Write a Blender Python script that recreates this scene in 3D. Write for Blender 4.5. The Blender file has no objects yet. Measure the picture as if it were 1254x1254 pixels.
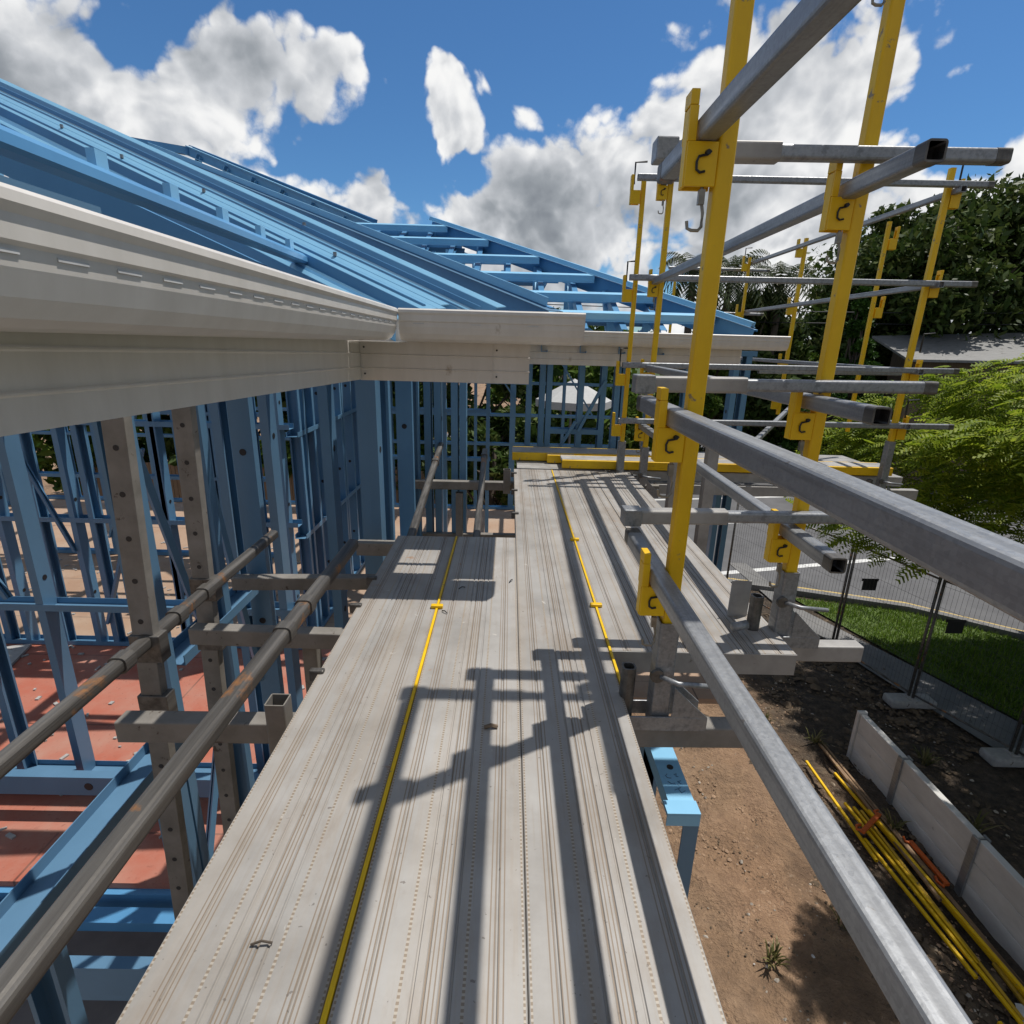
import bpy, math, random
import numpy as np
from mathutils import Vector, noise as mnoise
random.seed(7); rng = np.random.default_rng(7)
S = bpy.context.scene; C = S.collection
OZ = 4.8                      # heights below are measured from the eye; the ground lies at -4.8
ZD, ZF, ZG = -.728, -2.4, -4.8  # scaffold deck, upper floor, ground
W = bpy.data.worlds.new("World"); S.world = W; W.use_nodes = True

# ------------------------------------------------------------------ materials
def mat(name):
    m = bpy.data.materials.new(name); m.use_nodes = True
    nt = m.node_tree; b = nt.nodes["Principled BSDF"]
    return m, nt, b
def N(nt, t, **k):
    n = nt.nodes.new(t)
    for a, v in k.items(): setattr(n, a, v)
    return n
def L(nt, a, b): nt.links.new(a, b)
def ramp(nt, fac, stops, interp='LINEAR'):
    r = N(nt, 'ShaderNodeValToRGB'); r.color_ramp.interpolation = interp
    e = r.color_ramp.elements
    while len(e) < len(stops): e.new(.5)
    for i, (p, c) in enumerate(stops):
        e[i].position = p; e[i].color = (*c, 1) if len(c) == 3 else c
    L(nt, fac, r.inputs[0]); return r.outputs[0]
def mixc(nt, fac, a, b, mode='MIX'):
    n = N(nt, 'ShaderNodeMix', data_type='RGBA', blend_type=mode)
    for s, v in ((0, fac), (6, a), (7, b)):
        if hasattr(v, 'links'): L(nt, v, n.inputs[s])
        else: n.inputs[s].default_value = v if s == 0 else (*v, 1)
    return n.outputs[2]
def mth(nt, op, a, b=None, c=None, clamp=False):
    n = N(nt, 'ShaderNodeMath', operation=op, use_clamp=clamp)
    for i, v in enumerate((a, b, c)):
        if v is None: continue
        if hasattr(v, 'links'): L(nt, v, n.inputs[i])
        else: n.inputs[i].default_value = v
    return n.outputs[0]
def coords(nt, scale=(1, 1, 1), kind='Object'):
    t = N(nt, 'ShaderNodeTexCoord'); mp = N(nt, 'ShaderNodeMapping'); mp.inputs['Scale'].default_value = scale
    L(nt, t.outputs[kind], mp.inputs[0]); return mp.outputs[0]
def noise(nt, vec, scale, detail=5, rough=.55, dist=0):
    n = N(nt, 'ShaderNodeTexNoise'); n.inputs['Scale'].default_value = scale; n.inputs['Detail'].default_value = detail
    n.inputs['Roughness'].default_value = rough; n.inputs['Distortion'].default_value = dist
    L(nt, vec, n.inputs['Vector']); return n.outputs['Fac']
def bump(nt, b, h, strength=.3, dist=.002):
    n = N(nt, 'ShaderNodeBump'); n.inputs['Strength'].default_value = strength; n.inputs['Distance'].default_value = dist
    L(nt, h, n.inputs['Height']); L(nt, n.outputs[0], b.inputs['Normal'])
def rnd(nt): return N(nt, 'ShaderNodeObjectInfo').outputs['Random']

def worn(name, base, dark, spot=None, spot_at=.62, rough=.5, metal=0., streak=(3, 3, 3), nscale=6, spot_scale=14, bmp=.15, vary=.0, rr=.18):
    m, nt, b = mat(name); v = coords(nt, streak); v1 = coords(nt)
    n1 = noise(nt, v, nscale, 7, .62)
    col = ramp(nt, n1, [(.3, dark), (.68, base)])
    if spot:
        n2 = noise(nt, v1, spot_scale, 6, .65, .3)
        k = ramp(nt, n2, [(spot_at, (0, 0, 0)), (spot_at + .05, (1, 1, 1))])
        col = mixc(nt, k, col, spot)
    if vary:
        h = N(nt, 'ShaderNodeHueSaturation'); L(nt, col, h.inputs['Color'])
        L(nt, mth(nt, 'MULTIPLY_ADD', rnd(nt), vary, 1 - vary / 2), h.inputs['Value']); col = h.outputs[0]
    L(nt, col, b.inputs['Base Color'])
    L(nt, mth(nt, 'MULTIPLY_ADD', n1, rr, rough - rr / 2), b.inputs['Roughness'])
    b.inputs['Metallic'].default_value = metal
    bump(nt, b, noise(nt, v1, 90, 4), bmp, .001)
    return m
M = {}
def steel(name, base, dark, spangle, metal, rough, scale=55, streaks=.35):
    m, nt, b = mat(name); v = coords(nt)
    vo = N(nt, 'ShaderNodeTexVoronoi', feature='F1'); vo.inputs['Scale'].default_value = scale; L(nt, v, vo.inputs['Vector'])
    n1 = noise(nt, v, 6, 7, .62); n2 = noise(nt, coords(nt, (26, .8, 26)), 2.2, 6, .6); n3 = noise(nt, v, 38, 5, .65)
    col = ramp(nt, n1, [(.3, dark), (.68, base)])
    sp = N(nt, 'ShaderNodeSeparateColor'); L(nt, vo.outputs['Color'], sp.inputs[0])
    col = mixc(nt, mth(nt, 'MULTIPLY', sp.outputs[0], spangle), col, (base[0] * 1.5, base[1] * 1.5, base[2] * 1.5))
    col = mixc(nt, ramp(nt, n2, [(.50, (0, 0, 0)), (.66, (streaks,) * 3)]), col, (dark[0] * .45, dark[1] * .45, dark[2] * .45))
    col = mixc(nt, ramp(nt, n2, [(.28, (streaks,) * 3), (.40, (0, 0, 0))]), col, (base[0] * 1.7, base[1] * 1.65, base[2] * 1.6))
    col = mixc(nt, ramp(nt, n3, [(.66, (0, 0, 0)), (.71, (.6, .6, .6))]), col, (.13, .105, .08))
    L(nt, col, b.inputs['Base Color']); b.inputs['Metallic'].default_value = metal
    L(nt, mth(nt, 'ADD', mth(nt, 'MULTIPLY', n2, .25), mth(nt, 'MULTIPLY_ADD', sp.outputs[1], .12, rough - .18)), b.inputs['Roughness'])
    bump(nt, b, mth(nt, 'ADD', n2, n3), .25, .0012); return m
M['galv'] = steel('galvanised_steel', (.31, .32, .33), (.20, .205, .215), .22, .45, .42, 240, .45)
M['galv_plain'] = worn('galvanised_steel', (.285, .295, .305), (.17, .178, .19), (.27, .20, .13), .665, .46, .35, (1.5, 1.5, 1.5), 7, 11, .2, .12)
M['galv_old'] = worn('dirty_galvanised_tube', (.19, .178, .162), (.05, .045, .04), (.33, .155, .06), .585, .45, .45, (14, .6, 14), 3, 5, .35)
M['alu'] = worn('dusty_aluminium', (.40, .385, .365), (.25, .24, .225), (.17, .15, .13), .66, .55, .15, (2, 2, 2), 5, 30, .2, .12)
M['yellow'] = worn('yellow_paint', (.86, .54, .0), (.70, .41, .0), (.27, .20, .11), .635, .45, 0, (2, 2, 1), 5, 34, .15, .06)
M['yellow_old'] = worn('faded_yellow_paint', (.58, .36, .02), (.42, .24, .02), (.22, .15, .08), .62, .6, 0, (1, 1, 1), 6, 16, .2, .3)
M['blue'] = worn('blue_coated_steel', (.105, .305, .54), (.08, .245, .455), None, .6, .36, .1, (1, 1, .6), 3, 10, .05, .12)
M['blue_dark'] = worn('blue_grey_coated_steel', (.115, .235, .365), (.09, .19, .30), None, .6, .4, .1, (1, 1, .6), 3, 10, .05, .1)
M['blue_lit'] = worn('sunlit_blue_coated_steel', (.26, .555, .79), (.215, .485, .715), (.38, .50, .42), .72, .4, .05, (1, 1, 1), 3, 5, .05)  # the same blue steel, with sunlight put into its colour
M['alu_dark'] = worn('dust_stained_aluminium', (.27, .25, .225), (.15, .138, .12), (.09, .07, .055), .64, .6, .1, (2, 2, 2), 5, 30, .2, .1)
M['cream'] = worn('cream_coated_steel', (.66, .625, .575), (.58, .545, .495), (.40, .34, .27), .70, .38, 0, (5, 5, 1.2), 4, 6, .03)
M['zinc'] = worn('zinc_hook', (.38, .34, .27), (.2, .18, .15), (.2, .1, .05), .6, .4, .6, (3, 3, 3), 8, 20, .2)
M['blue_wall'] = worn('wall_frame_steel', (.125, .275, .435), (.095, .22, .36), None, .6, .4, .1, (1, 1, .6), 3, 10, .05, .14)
M['black'] = worn('black_plastic', (.02, .02, .022), (.012, .012, .014), None, .6, .5)
M['concrete'] = worn('pale_concrete', (.62, .61, .59), (.48, .47, .45), (.12, .115, .10), .69, .8, 0, (1, 1, 3), 3, 4, .4, .1, .1)
M['slab'] = worn('grey_slab', (.30, .30, .29), (.20, .20, .20), (.12, .12, .12), .68, .85, 0, (1, 1, 1), 2, 5, .3)
M['orange'] = worn('orange_paint', (.62, .12, .012), (.45, .08, .01), None, .6, .5)
M['asphalt'] = worn('asphalt', (.135, .135, .14), (.085, .085, .09), (.19, .19, .19), .68, .85, 0, (1, 1, 1), 1.2, 60, .5)
M['path'] = worn('path_concrete', (.21, .205, .20), (.13, .13, .13), (.09, .085, .07), .63, .85, 0, (1, 1, 1), 1.5, 9, .4)
M['white'] = worn('white_road_paint', (.72, .72, .70), (.5, .5, .5), (.2, .2, .2), .66, .7, 0, (1, 1, 1), 6, 10, .2)
M['kerb'] = worn('yellow_painted_kerb', (.60, .42, .10), (.42, .33, .18), (.36, .35, .33), .6, .8, 0, (1, 1, 1), 4, 6, .3)
M['canvas'] = worn('white_canvas', (.5, .5, .49), (.42, .42, .41), None, .6, .8)
M['timber'] = worn('weathered_timber', (.22, .155, .10), (.11, .08, .055), None, .6, .85, 0, (6, 6, .8), 4, 10, .4, .3)
M['roofing'] = worn('grey_roof_sheet', (.23, .23, .225), (.14, .14, .135), (.09, .085, .08), .6, .6, 0, (1, 6, 1), 3, 6, .2)
M['bark'] = worn('bark', (.13, .10, .075), (.05, .04, .03), None, .6, .9, 0, (6, 6, 1.5), 4, 10, .6)
M['wire'] = worn('fence_wire', (.10, .10, .105), (.06, .06, .06), None, .6, .5, .5)
M['plastic'] = worn('grey_plastic', (.42, .41, .39), (.30, .29, .28), (.16, .14, .12), .62, .7)
M['paper'] = worn('white_paper', (.62, .62, .61), (.45, .45, .45), None, .6, .8)

def floor_mat(name, a, b2, dustc):
    m, nt, b = mat(name); v = coords(nt)
    br = N(nt, 'ShaderNodeTexBrick'); L(nt, v, br.inputs['Vector'])
    br.inputs['Scale'].default_value = 1; br.inputs['Brick Width'].default_value = 3.6; br.inputs['Row Height'].default_value = .8
    br.inputs['Mortar Size'].default_value = .006; br.inputs['Color1'].default_value = (*a, 1); br.inputs['Color2'].default_value = (*b2, 1)
    br.inputs['Mortar'].default_value = (a[0] * .35, a[1] * .35, a[2] * .35, 1)
    n = noise(nt, v, 2.2, 8, .65)
    col = mixc(nt, ramp(nt, n, [(.40, (0, 0, 0)), (.70, (.9, .9, .9))]), br.outputs['Color'], dustc)
    n2 = noise(nt, v, 35, 5, .6)
    col = mixc(nt, ramp(nt, n2, [(.60, (0, 0, 0)), (.70, (.5, .5, .5))]), col, (a[0] * .5, a[1] * .5, a[2] * .5))
    L(nt, col, b.inputs['Base Color']); b.inputs['Roughness'].default_value = .75
    bump(nt, b, n2, .15, .002); return m
M['floor_red'] = floor_mat('red_flooring_sheet', (.40, .115, .07), (.36, .10, .06), (.40, .22, .165))
M['floor_tan'] = floor_mat('tan_flooring_sheet', (.36, .23, .15), (.32, .20, .13), (.40, .30, .22))

def plank_mat():
    m, nt, b = mat('ribbed_deck_aluminium')
    tc = N(nt, 'ShaderNodeTexCoord'); sx = N(nt, 'ShaderNodeSeparateXYZ'); L(nt, tc.outputs['Object'], sx.inputs[0])
    x, y = sx.outputs[0], sx.outputs[1]
    add = N(nt, 'ShaderNodeVectorMath', operation='ADD'); L(nt, tc.outputs['Object'], add.inputs[0])
    cx = N(nt, 'ShaderNodeCombineXYZ'); L(nt, mth(nt, 'MULTIPLY', rnd(nt), 37.), cx.inputs[2]); L(nt, cx.outputs[0], add.inputs[1])
    mp = N(nt, 'ShaderNodeMapping'); mp.inputs['Scale'].default_value = (70, 3.2, 1); L(nt, add.outputs[0], mp.inputs[0])
    mp2 = N(nt, 'ShaderNodeMapping'); mp2.inputs['Scale'].default_value = (18, .7, 1); L(nt, add.outputs[0], mp2.inputs[0])
    st = noise(nt, mp.outputs[0], 1.6, 6, .6); st2 = noise(nt, mp2.outputs[0], 1.2, 5, .6); bl = noise(nt, add.outputs[0], 5, 8, .65)
    col = ramp(nt, bl, [(.30, (.25, .235, .215)), (.52, (.335, .32, .30)), (.72, (.385, .372, .355))])
    col = mixc(nt, ramp(nt, st, [(.34, (.25, .25, .25)), (.47, (0, 0, 0))]), col, (.27, .225, .18))
    col = mixc(nt, ramp(nt, st2, [(.50, (0, 0, 0)), (.75, (.4, .4, .4))]), col, (.38, .305, .225))
    # rows of pressed grip dots at the thirds of the width, fine rust-dusted lines between
    def band(at, w): return mth(nt, 'LESS_THAN', mth(nt, 'ABSOLUTE', mth(nt, 'SUBTRACT', x, at)), w)
    rows = mth(nt, 'ADD', mth(nt, 'ADD', band(-.0375, .0019), band(.0375, .0019)), mth(nt, 'ADD', band(-.1085, .0014), band(.1085, .0014)), clamp=True)
    dots = mth(nt, 'GREATER_THAN', mth(nt, 'SINE', mth(nt, 'MULTIPLY', y, 2 * math.pi / .0065)), .1)
    rd = mth(nt, 'MULTIPLY', rows, dots)
    col = mixc(nt, mth(nt, 'MULTIPLY', rows, .8), col, (.22, .165, .11))
    col = mixc(nt, mth(nt, 'MULTIPLY', rd, .7), col, (.47, .43, .37))
    for c0 in (-.075, 0, .075):
        for d in (-.009, -.003, .003, .009):
            col = mixc(nt, mth(nt, 'MULTIPLY', band(c0 + d, .0009), .8), col, (.20, .145, .095))
    sp = noise(nt, add.outputs[0], 13, 7, .62, .4)
    col = mixc(nt, ramp(nt, sp, [(.665, (0, 0, 0)), (.72, (.7, .7, .7))]), col, (.31, .185, .105))
    sp2 = noise(nt, add.outputs[0], 31, 5, .6, .6)
    col = mixc(nt, ramp(nt, sp2, [(.70, (0, 0, 0)), (.73, (.7, .7, .7))]), col, (.56, .53, .48))
    sp3 = noise(nt, add.outputs[0], 95, 3, .5)
    col = mixc(nt, ramp(nt, sp3, [(.71, (0, 0, 0)), (.74, (.7, .7, .7))]), col, (.12, .10, .085))
    mp3 = N(nt, 'ShaderNodeMapping'); mp3.inputs['Scale'].default_value = (3, 1.1, 1); L(nt, add.outputs[0], mp3.inputs[0]); bt = noise(nt, mp3.outputs[0], 2.6, 9, .72)
    col = mixc(nt, ramp(nt, bt, [(.52, (0, 0, 0)), (.72, (.55, .55, .55))]), col, (.23, .175, .125))
    h = N(nt, 'ShaderNodeHueSaturation'); L(nt, col, h.inputs['Color']); L(nt, mth(nt, 'MULTIPLY_ADD', rnd(nt), .26, .86), h.inputs['Value'])
    L(nt, h.outputs[0], b.inputs['Base Color'])
    L(nt, mth(nt, 'MULTIPLY_ADD', bl, .3, .42), b.inputs['Roughness']); b.inputs['Metallic'].default_value = .12
    bump(nt, b, mth(nt, 'ADD', mth(nt, 'MULTIPLY', rd, 1.0), mth(nt, 'MULTIPLY', st, .25)), .5, .0012)
    return m
M['plank'] = plank_mat()

def dirt_mat():
    m, nt, b = mat('bare_soil'); v = coords(nt)
    n = noise(nt, v, 1.1, 9, .65); n2 = noise(nt, v, 9, 8, .7); n3 = noise(nt, v, .55, 4, .5)
    col = ramp(nt, n, [(.28, (.15, .092, .056)), (.48, (.32, .205, .122)), (.70, (.42, .29, .19))])
    col = mixc(nt, ramp(nt, n2, [(.33, (.55, .55, .55)), (.60, (0, 0, 0))]), col, (.13, .085, .056))
    col = mixc(nt, ramp(nt, n2, [(.62, (0, 0, 0)), (.72, (.6, .6, .6))]), col, (.43, .33, .245))
    col = mixc(nt, ramp(nt, n3, [(.56, (0, 0, 0)), (.70, (.4, .4, .4))]), col, (.38, .20, .11))
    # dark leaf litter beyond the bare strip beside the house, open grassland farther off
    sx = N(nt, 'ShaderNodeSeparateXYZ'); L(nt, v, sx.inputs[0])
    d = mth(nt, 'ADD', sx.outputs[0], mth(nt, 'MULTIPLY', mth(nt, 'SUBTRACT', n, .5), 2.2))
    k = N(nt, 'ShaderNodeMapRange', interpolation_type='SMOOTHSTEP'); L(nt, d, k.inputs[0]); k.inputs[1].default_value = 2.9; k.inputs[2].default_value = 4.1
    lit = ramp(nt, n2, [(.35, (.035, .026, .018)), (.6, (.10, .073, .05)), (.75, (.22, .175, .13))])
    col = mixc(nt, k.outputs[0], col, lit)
    k2 = N(nt, 'ShaderNodeMapRange', interpolation_type='SMOOTHSTEP'); L(nt, d, k2.inputs[0]); k2.inputs[1].default_value = 7; k2.inputs[2].default_value = 10
    col = mixc(nt, k2.outputs[0], col, (.045, .075, .02))
    L(nt, col, b.inputs['Base Color']); b.inputs['Roughness'].default_value = .95
    bump(nt, b, mth(nt, 'ADD', n2, mth(nt, 'ADD', n, noise(nt, v, 28, 4, .6))), 1.0, .05); return m
M['dirt'] = dirt_mat()

def leaf_mat(name, cols, trans=.35, rough=.5):
    m, nt, b = mat(name); g = N(nt, 'ShaderNodeNewGeometry')
    v = coords(nt); n = noise(nt, v, .9, 3, .6)
    k = mth(nt, 'MULTIPLY_ADD', n, .5, mth(nt, 'MULTIPLY', g.outputs['Random Per Island'], .55))
    col = ramp(nt, k, [(.15 + .7 * i / (len(cols) - 1), c) for i, c in enumerate(cols)])
    L(nt, col, b.inputs['Base Color']); b.inputs['Roughness'].default_value = rough; b.inputs['Specular IOR Level'].default_value = .18
    t = N(nt, 'ShaderNodeBsdfTranslucent'); L(nt, col, t.inputs[0]); ms = N(nt, 'ShaderNodeMixShader'); ms.inputs[0].default_value = trans
    o = nt.nodes['Material Output']; L(nt, b.outputs[0], ms.inputs[1]); L(nt, t.outputs[0], ms.inputs[2]); L(nt, ms.outputs[0], o.inputs[0])
    return m
M['leaf_bright'] = leaf_mat('feathery_leaf', [(.10, .165, .012), (.22, .30, .022), (.40, .45, .055)], .5)
M['leaf_dark'] = leaf_mat('dark_leaf', [(.022, .045, .010), (.055, .092, .018), (.125, .15, .045)], .25)
M['leaf_conifer'] = leaf_mat('conifer_leaf', [(.018, .045, .008), (.035, .085, .012), (.065, .13, .02)], .2)
M['leaf_palm'] = leaf_mat('palm_leaf', [(.02, .035, .01), (.04, .06, .018), (.08, .085, .03)], .25)
M['leaf_mid'] = leaf_mat('garden_leaf', [(.025, .06, .01), (.06, .115, .015), (.14, .19, .03)], .3)
M['straw'] = leaf_mat('dry_weed', [(.07, .08, .025), (.15, .14, .05), (.26, .21, .11)], .25)
M['grass'] = leaf_mat('lawn_grass', [(.07, .14, .014), (.14, .24, .022), (.25, .33, .055)], .35)

# ------------------------------------------------------------------ mesh helpers
class MB:
    def __init__(s): s.v = []; s.f = []
    def add(s, vs, fs):
        o = len(s.v); s.v += [tuple(p) for p in vs]; s.f += [tuple(i + o for i in f) for f in fs]; return s
    def box(s, x0, x1, y0, y1, z0, z1):
        vs = [(x, y, z) for x in (x0, x1) for y in (y0, y1) for z in (z0, z1)]
        return s.add(vs, [(0, 1, 3, 2), (4, 6, 7, 5), (0, 4, 5, 1), (2, 3, 7, 6), (0, 2, 6, 4), (1, 5, 7, 3)])
    def ext(s, p0, p1, prof, up=(0, 0, 1), holes=None):
        """extrude a closed profile (a along side, b along up) from p0 to p1"""
        p0, p1 = Vector(p0), Vector(p1); d = (p1 - p0).normalized(); up = Vector(up)
        side = d.cross(up)
        if side.length < 1e-4: up = Vector((0, 1, 0)); side = d.cross(up)
        side.normalize(); u = side.cross(d)
        n = len(prof); vs = [p + side * a + u * b for p in (p0, p1) for a, b in prof]
        fs = [(i, (i + 1) % n, n + (i + 1) % n, n + i) for i in range(n)] + [tuple(range(n))[::-1], tuple(range(n, 2 * n))]
        return s.add(vs, fs)
    def tube(s, p0, p1, w, h=None, t=.003, r=.005, up=(0, 0, 1)):
        """hollow rounded-square tube with open ends"""
        h = h or w
        def rr(w, h, r):
            o = []
            for cx, cy, a0 in ((w / 2 - r, h / 2 - r, 0), (-w / 2 + r, h / 2 - r, 90), (-w / 2 + r, -h / 2 + r, 180), (w / 2 - r, -h / 2 + r, 270)):
                for k in range(4):
                    a = math.radians(a0 + k * 30); o.append((cx + r * math.cos(a), cy + r * math.sin(a)))
            return o
        A, B = rr(w, h, r), rr(w - 2 * t, h - 2 * t, max(r - t, .001))
        p0, p1 = Vector(p0), Vector(p1); d = (p1 - p0).normalized(); up = Vector(up)
        side = d.cross(up)
        if side.length < 1e-4: up = Vector((0, 1, 0)); side = d.cross(up)
        side.normalize(); u = side.cross(d); n = len(A)
        vs = [p + side * a + u * b for q in (A, B) for p in (p0, p1) for a, b in q]
        fs = []
        for i in range(n):
            j = (i + 1) % n
            fs += [(i, j, n + j, n + i), (2 * n + j, 2 * n + i, 3 * n + i, 3 * n + j), (j, i, 2 * n + i, 2 * n + j), (n + i, n + j, 3 * n + j, 3 * n + i)]
        return s.add(vs, fs)
    def rod(s, pts, r, n=8, r1=None):
        pts = [Vector(p) for p in pts]; m = len(pts); vs = []; prev = None
        for i, p in enumerate(pts):
            d = (pts[min(i + 1, m - 1)] - pts[max(i - 1, 0)]).normalized()
            a = d.cross(Vector((0, 0, 1)))
            if a.length < .05: a = d.cross(Vector((0, 1, 0)))
            a.normalize()
            if prev is not None and a.dot(prev) < 0: a = -a
            prev = a; b = d.cross(a); q = r if r1 is None else r + (r1 - r) * i / max(m - 1, 1)
            vs += [p + (a * math.cos(2 * math.pi * k / n) + b * math.sin(2 * math.pi * k / n)) * q for k in range(n)]
        fs = [(i * n + k, i * n + (k + 1) % n, (i + 1) * n + (k + 1) % n, (i + 1) * n + k) for i in range(m - 1) for k in range(n)]
        fs += [tuple(range(n))[::-1], tuple(range((m - 1) * n, m * n))]
        return s.add(vs, fs)
    def build(s, name, m, parent=None, origin=(0, 0, 0), bevel=0, smooth=False):
        me = bpy.data.meshes.new(name); o = Vector(origin)
        me.from_pydata([tuple(Vector(p) - o) for p in s.v], [], s.f); me.materials.append(M[m] if isinstance(m, str) else m)
        if smooth: me.shade_smooth()
        ob = bpy.data.objects.new(name, me); C.objects.link(ob)
        if parent is not None:
            ob.parent = parent; ob.location = o - Vector(parent.get('_w', (0, 0, 0)))
        else: ob.location = o
        ob['_w'] = tuple(o)
        if bevel:
            b = ob.modifiers.new('bevel', 'BEVEL'); b.width = bevel; b.segments = 2; b.limit_method = 'ANGLE'; b.harden_normals = False
        return ob
def thing(name, label, cat, loc=(0, 0, 0), group=None):
    o = bpy.data.objects.new(name, None); C.objects.link(o); o.location = loc; o['_w'] = tuple(loc); o.empty_display_size = .1
    return tag(o, label, cat, group)
def tag(o, label, cat, group=None):
    o['label'] = label; o['category'] = cat; o['kind'] = 'thing'
    if group: o['group'] = group
    return o
def struct(o): o['kind'] = 'structure'; return o
def csec(w=.09, f=.04, t=.002, lip=.012):
    """lipped channel profile: web along b at a=0, flanges towards +a"""
    h = w / 2
    return [(0, -h), (f, -h), (f, -h + lip), (f - t, -h + lip), (f - t, -h + t), (t, -h + t), (t, h - t), (f - t, h - t), (f - t, h - lip), (f, h - lip), (f, h), (0, h)]
def tophat(w=.04, h=.04, fl=.02, t=.002):
    return [(-w / 2 - fl, 0), (-w / 2, 0), (-w / 2 + .006, h), (w / 2 - .006, h), (w / 2, 0), (w / 2 + fl, 0), (w / 2 + fl, t), (w / 2 + t, t), (w / 2 - .006 + t, h + t), (-w / 2 + .006 - t, h + t), (-w / 2 - t, t), (-w / 2 - fl, t)][::-1]
def rect(w, h): return [(-w / 2, -h / 2), (w / 2, -h / 2), (w / 2, h / 2), (-w / 2, h / 2)]

# ------------------------------------------------------------------ scaffold decks
def plank(x0, x1, y0, y1, label, m='plank', axis='y', z=ZD, group='ribbed aluminium deck planks'):
    """ribbed plank; profile runs across the width"""
    w = (x1 - x0) if axis == 'y' else (y1 - y0); h = .058; g = .0022; e = w / 2 - .0002
    top = []
    def groove(c, ww): top.extend([(c - ww, 0), (c - ww * .4, -g), (c + ww * .4, -g), (c + ww, 0)])
    for c0 in (-.5, -.167, .167):
        for k in (0,):
            pass
    for c in (-.333 * w, -.1 * w, -.04 * w, .04 * w, .1 * w, .333 * w): groove(c, .0022)
    prof = [(-e, -h), (-e, -.0025), (-e + .0015, 0)] + top + [(e - .0015, 0), (e, -.0025), (e, -h), (e - .02, -h), (e - .02, -h + .004), (e - .004, -h + .004), (e - .004, -.008), (-e + .004, -.008), (-e + .004, -h + .004), (-e + .02, -h + .004), (-e + .02, -h)]
    if axis == 'y':
        c = ((x0 + x1) / 2, (y0 + y1) / 2, z); p0, p1 = (c[0], y0, z), (c[0], y1, z)
    else:
        c = ((x0 + x1) / 2, (y0 + y1) / 2, z); p0, p1 = (x0, c[1], z), (x1, c[1], z)
    b = MB().ext(p0, p1, prof[::-1])
    root = thing('deck_plank', label, 'plank', c, group)
    body = b.build('deck_panel', m, root, c)
    if axis == 'x': pass
    for s in (0, 1):
        cap = MB()
        if axis == 'y':
            yy = y0 if s == 0 else y1; q = .003 if s else -.003
            cap.box(c[0] - e, c[0] + e, min(yy, yy + q), max(yy, yy + q), z - h, z - .001)
        if axis == 'y': cap.build('end_cap', 'alu', root, c)
    return root
plank(-.418, -.1935, -1.3, 2.03, 'grey ribbed deck plank along the house edge of the walkway')
plank(-.1865, .0384, -1.3, 2.035, 'grey ribbed deck plank right of the yellow strip, carrying the leftmost rail shadows')
plank(.0390, .2635, -1.3, 3.26, 'longest grey ribbed deck plank, running down the middle past the short plank ends')
plank(.2705, .4985, 1.22, 3.25, 'ribbed deck plank behind the nearest yellow post, inner of the raised pair')
plank(.5005, .735, 1.22, 3.24, 'outermost ribbed deck plank striped with rail shadows, over the dirt yard')
for i, (yy, xe, lb) in enumerate(((3.30, 2.42, 'cross deck plank nearest the long walkway, ending under yellow toe boards'), (3.53, 2.46, 'middle plank of the cross deck beyond the yellow toe boards'), (3.76, 2.44, 'farthest plank of the cross deck beside the far wall'))):
    plank(.06, xe, yy, yy + .226, lb, 'alu', 'x', ZD - .002, 'cross deck planks')

def strip(x, y0, y1, label, clips):
    root = thing('gap_strip', label, 'gap strip', (x, y0, ZD), 'yellow gap strips')
    MB().box(x - .0032, x + .0032, y0, y1, ZD - .012, ZD + .0035).build('strip', 'yellow', root, (x, y0, ZD), .001)
    for yc in clips:
        MB().box(x - .017, x + .017, yc - .008, yc + .008, ZD + .0005, ZD + .010).build('clip', 'yellow', root, (x, yc, ZD), .002)
strip(-.190, -1.3, 2.03, 'thin yellow strip between the two planks nearest the house', (1.43,))
strip(.267, 1.05, 3.25, 'thin yellow strip between the long plank and the raised outer planks', (1.46, 2.02))
# small dark edge clips on the plank sides
for x, y, lb in ((-.42, 1.10, 'dark clip on the plank edge beside the left tube, nearest one'), (-.42, 1.43, 'dark clip on the plank edge near the gutter shadow'), (-.42, 1.62, 'dark clip on the plank edge within the gutter shadow'), (.04, 2.35, 'dark clip on the long plank edge just past the short plank ends'), (.04, 2.75, 'dark clip on the long plank edge halfway to the yellow toe boards'), (.04, 3.14, 'dark clip on the long plank edge close to the yellow toe boards')):
    o = MB().box(x - .017, x + .016, y - .008, y + .008, ZD - .02, ZD + .008).build('plank_clip', 'galv_old', None, (x, y, ZD), .003)
    tag(o, lb, 'clip', 'plank edge clips')
# scraps lying on the deck
for x, y, a, lb, m in ((-.292, .505, .1, 'dry twig scrap lying on the plank by the house', 'bark'), (.02, 1.62, 1.1, 'dark curled wire scrap beside the plank end seam', 'black'), (-.13, 1.56, .6, 'dark curled wire scrap in the gutter shadow', 'black'), (-.165, 1.40, 2.4, 'thin wire scrap beside the yellow strip clip', 'black'), (-.02, .92, .1, 'brown dry leaf fragment between the rail shadows', 'timber')):
    b = MB(); d = Vector((math.cos(a), math.sin(a), 0)) * (.013 if m != 'black' else .011)
    b.rod([Vector((x, y, ZD + .003)) - d, Vector((x, y, ZD + .007)) + d.yxz * .05, Vector((x, y, ZD + .003)) + d], .0016 if m != 'timber' else .004, 6)
    tag(b.build('scrap', m, None, (x, y, ZD)), lb, 'scrap')

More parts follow.
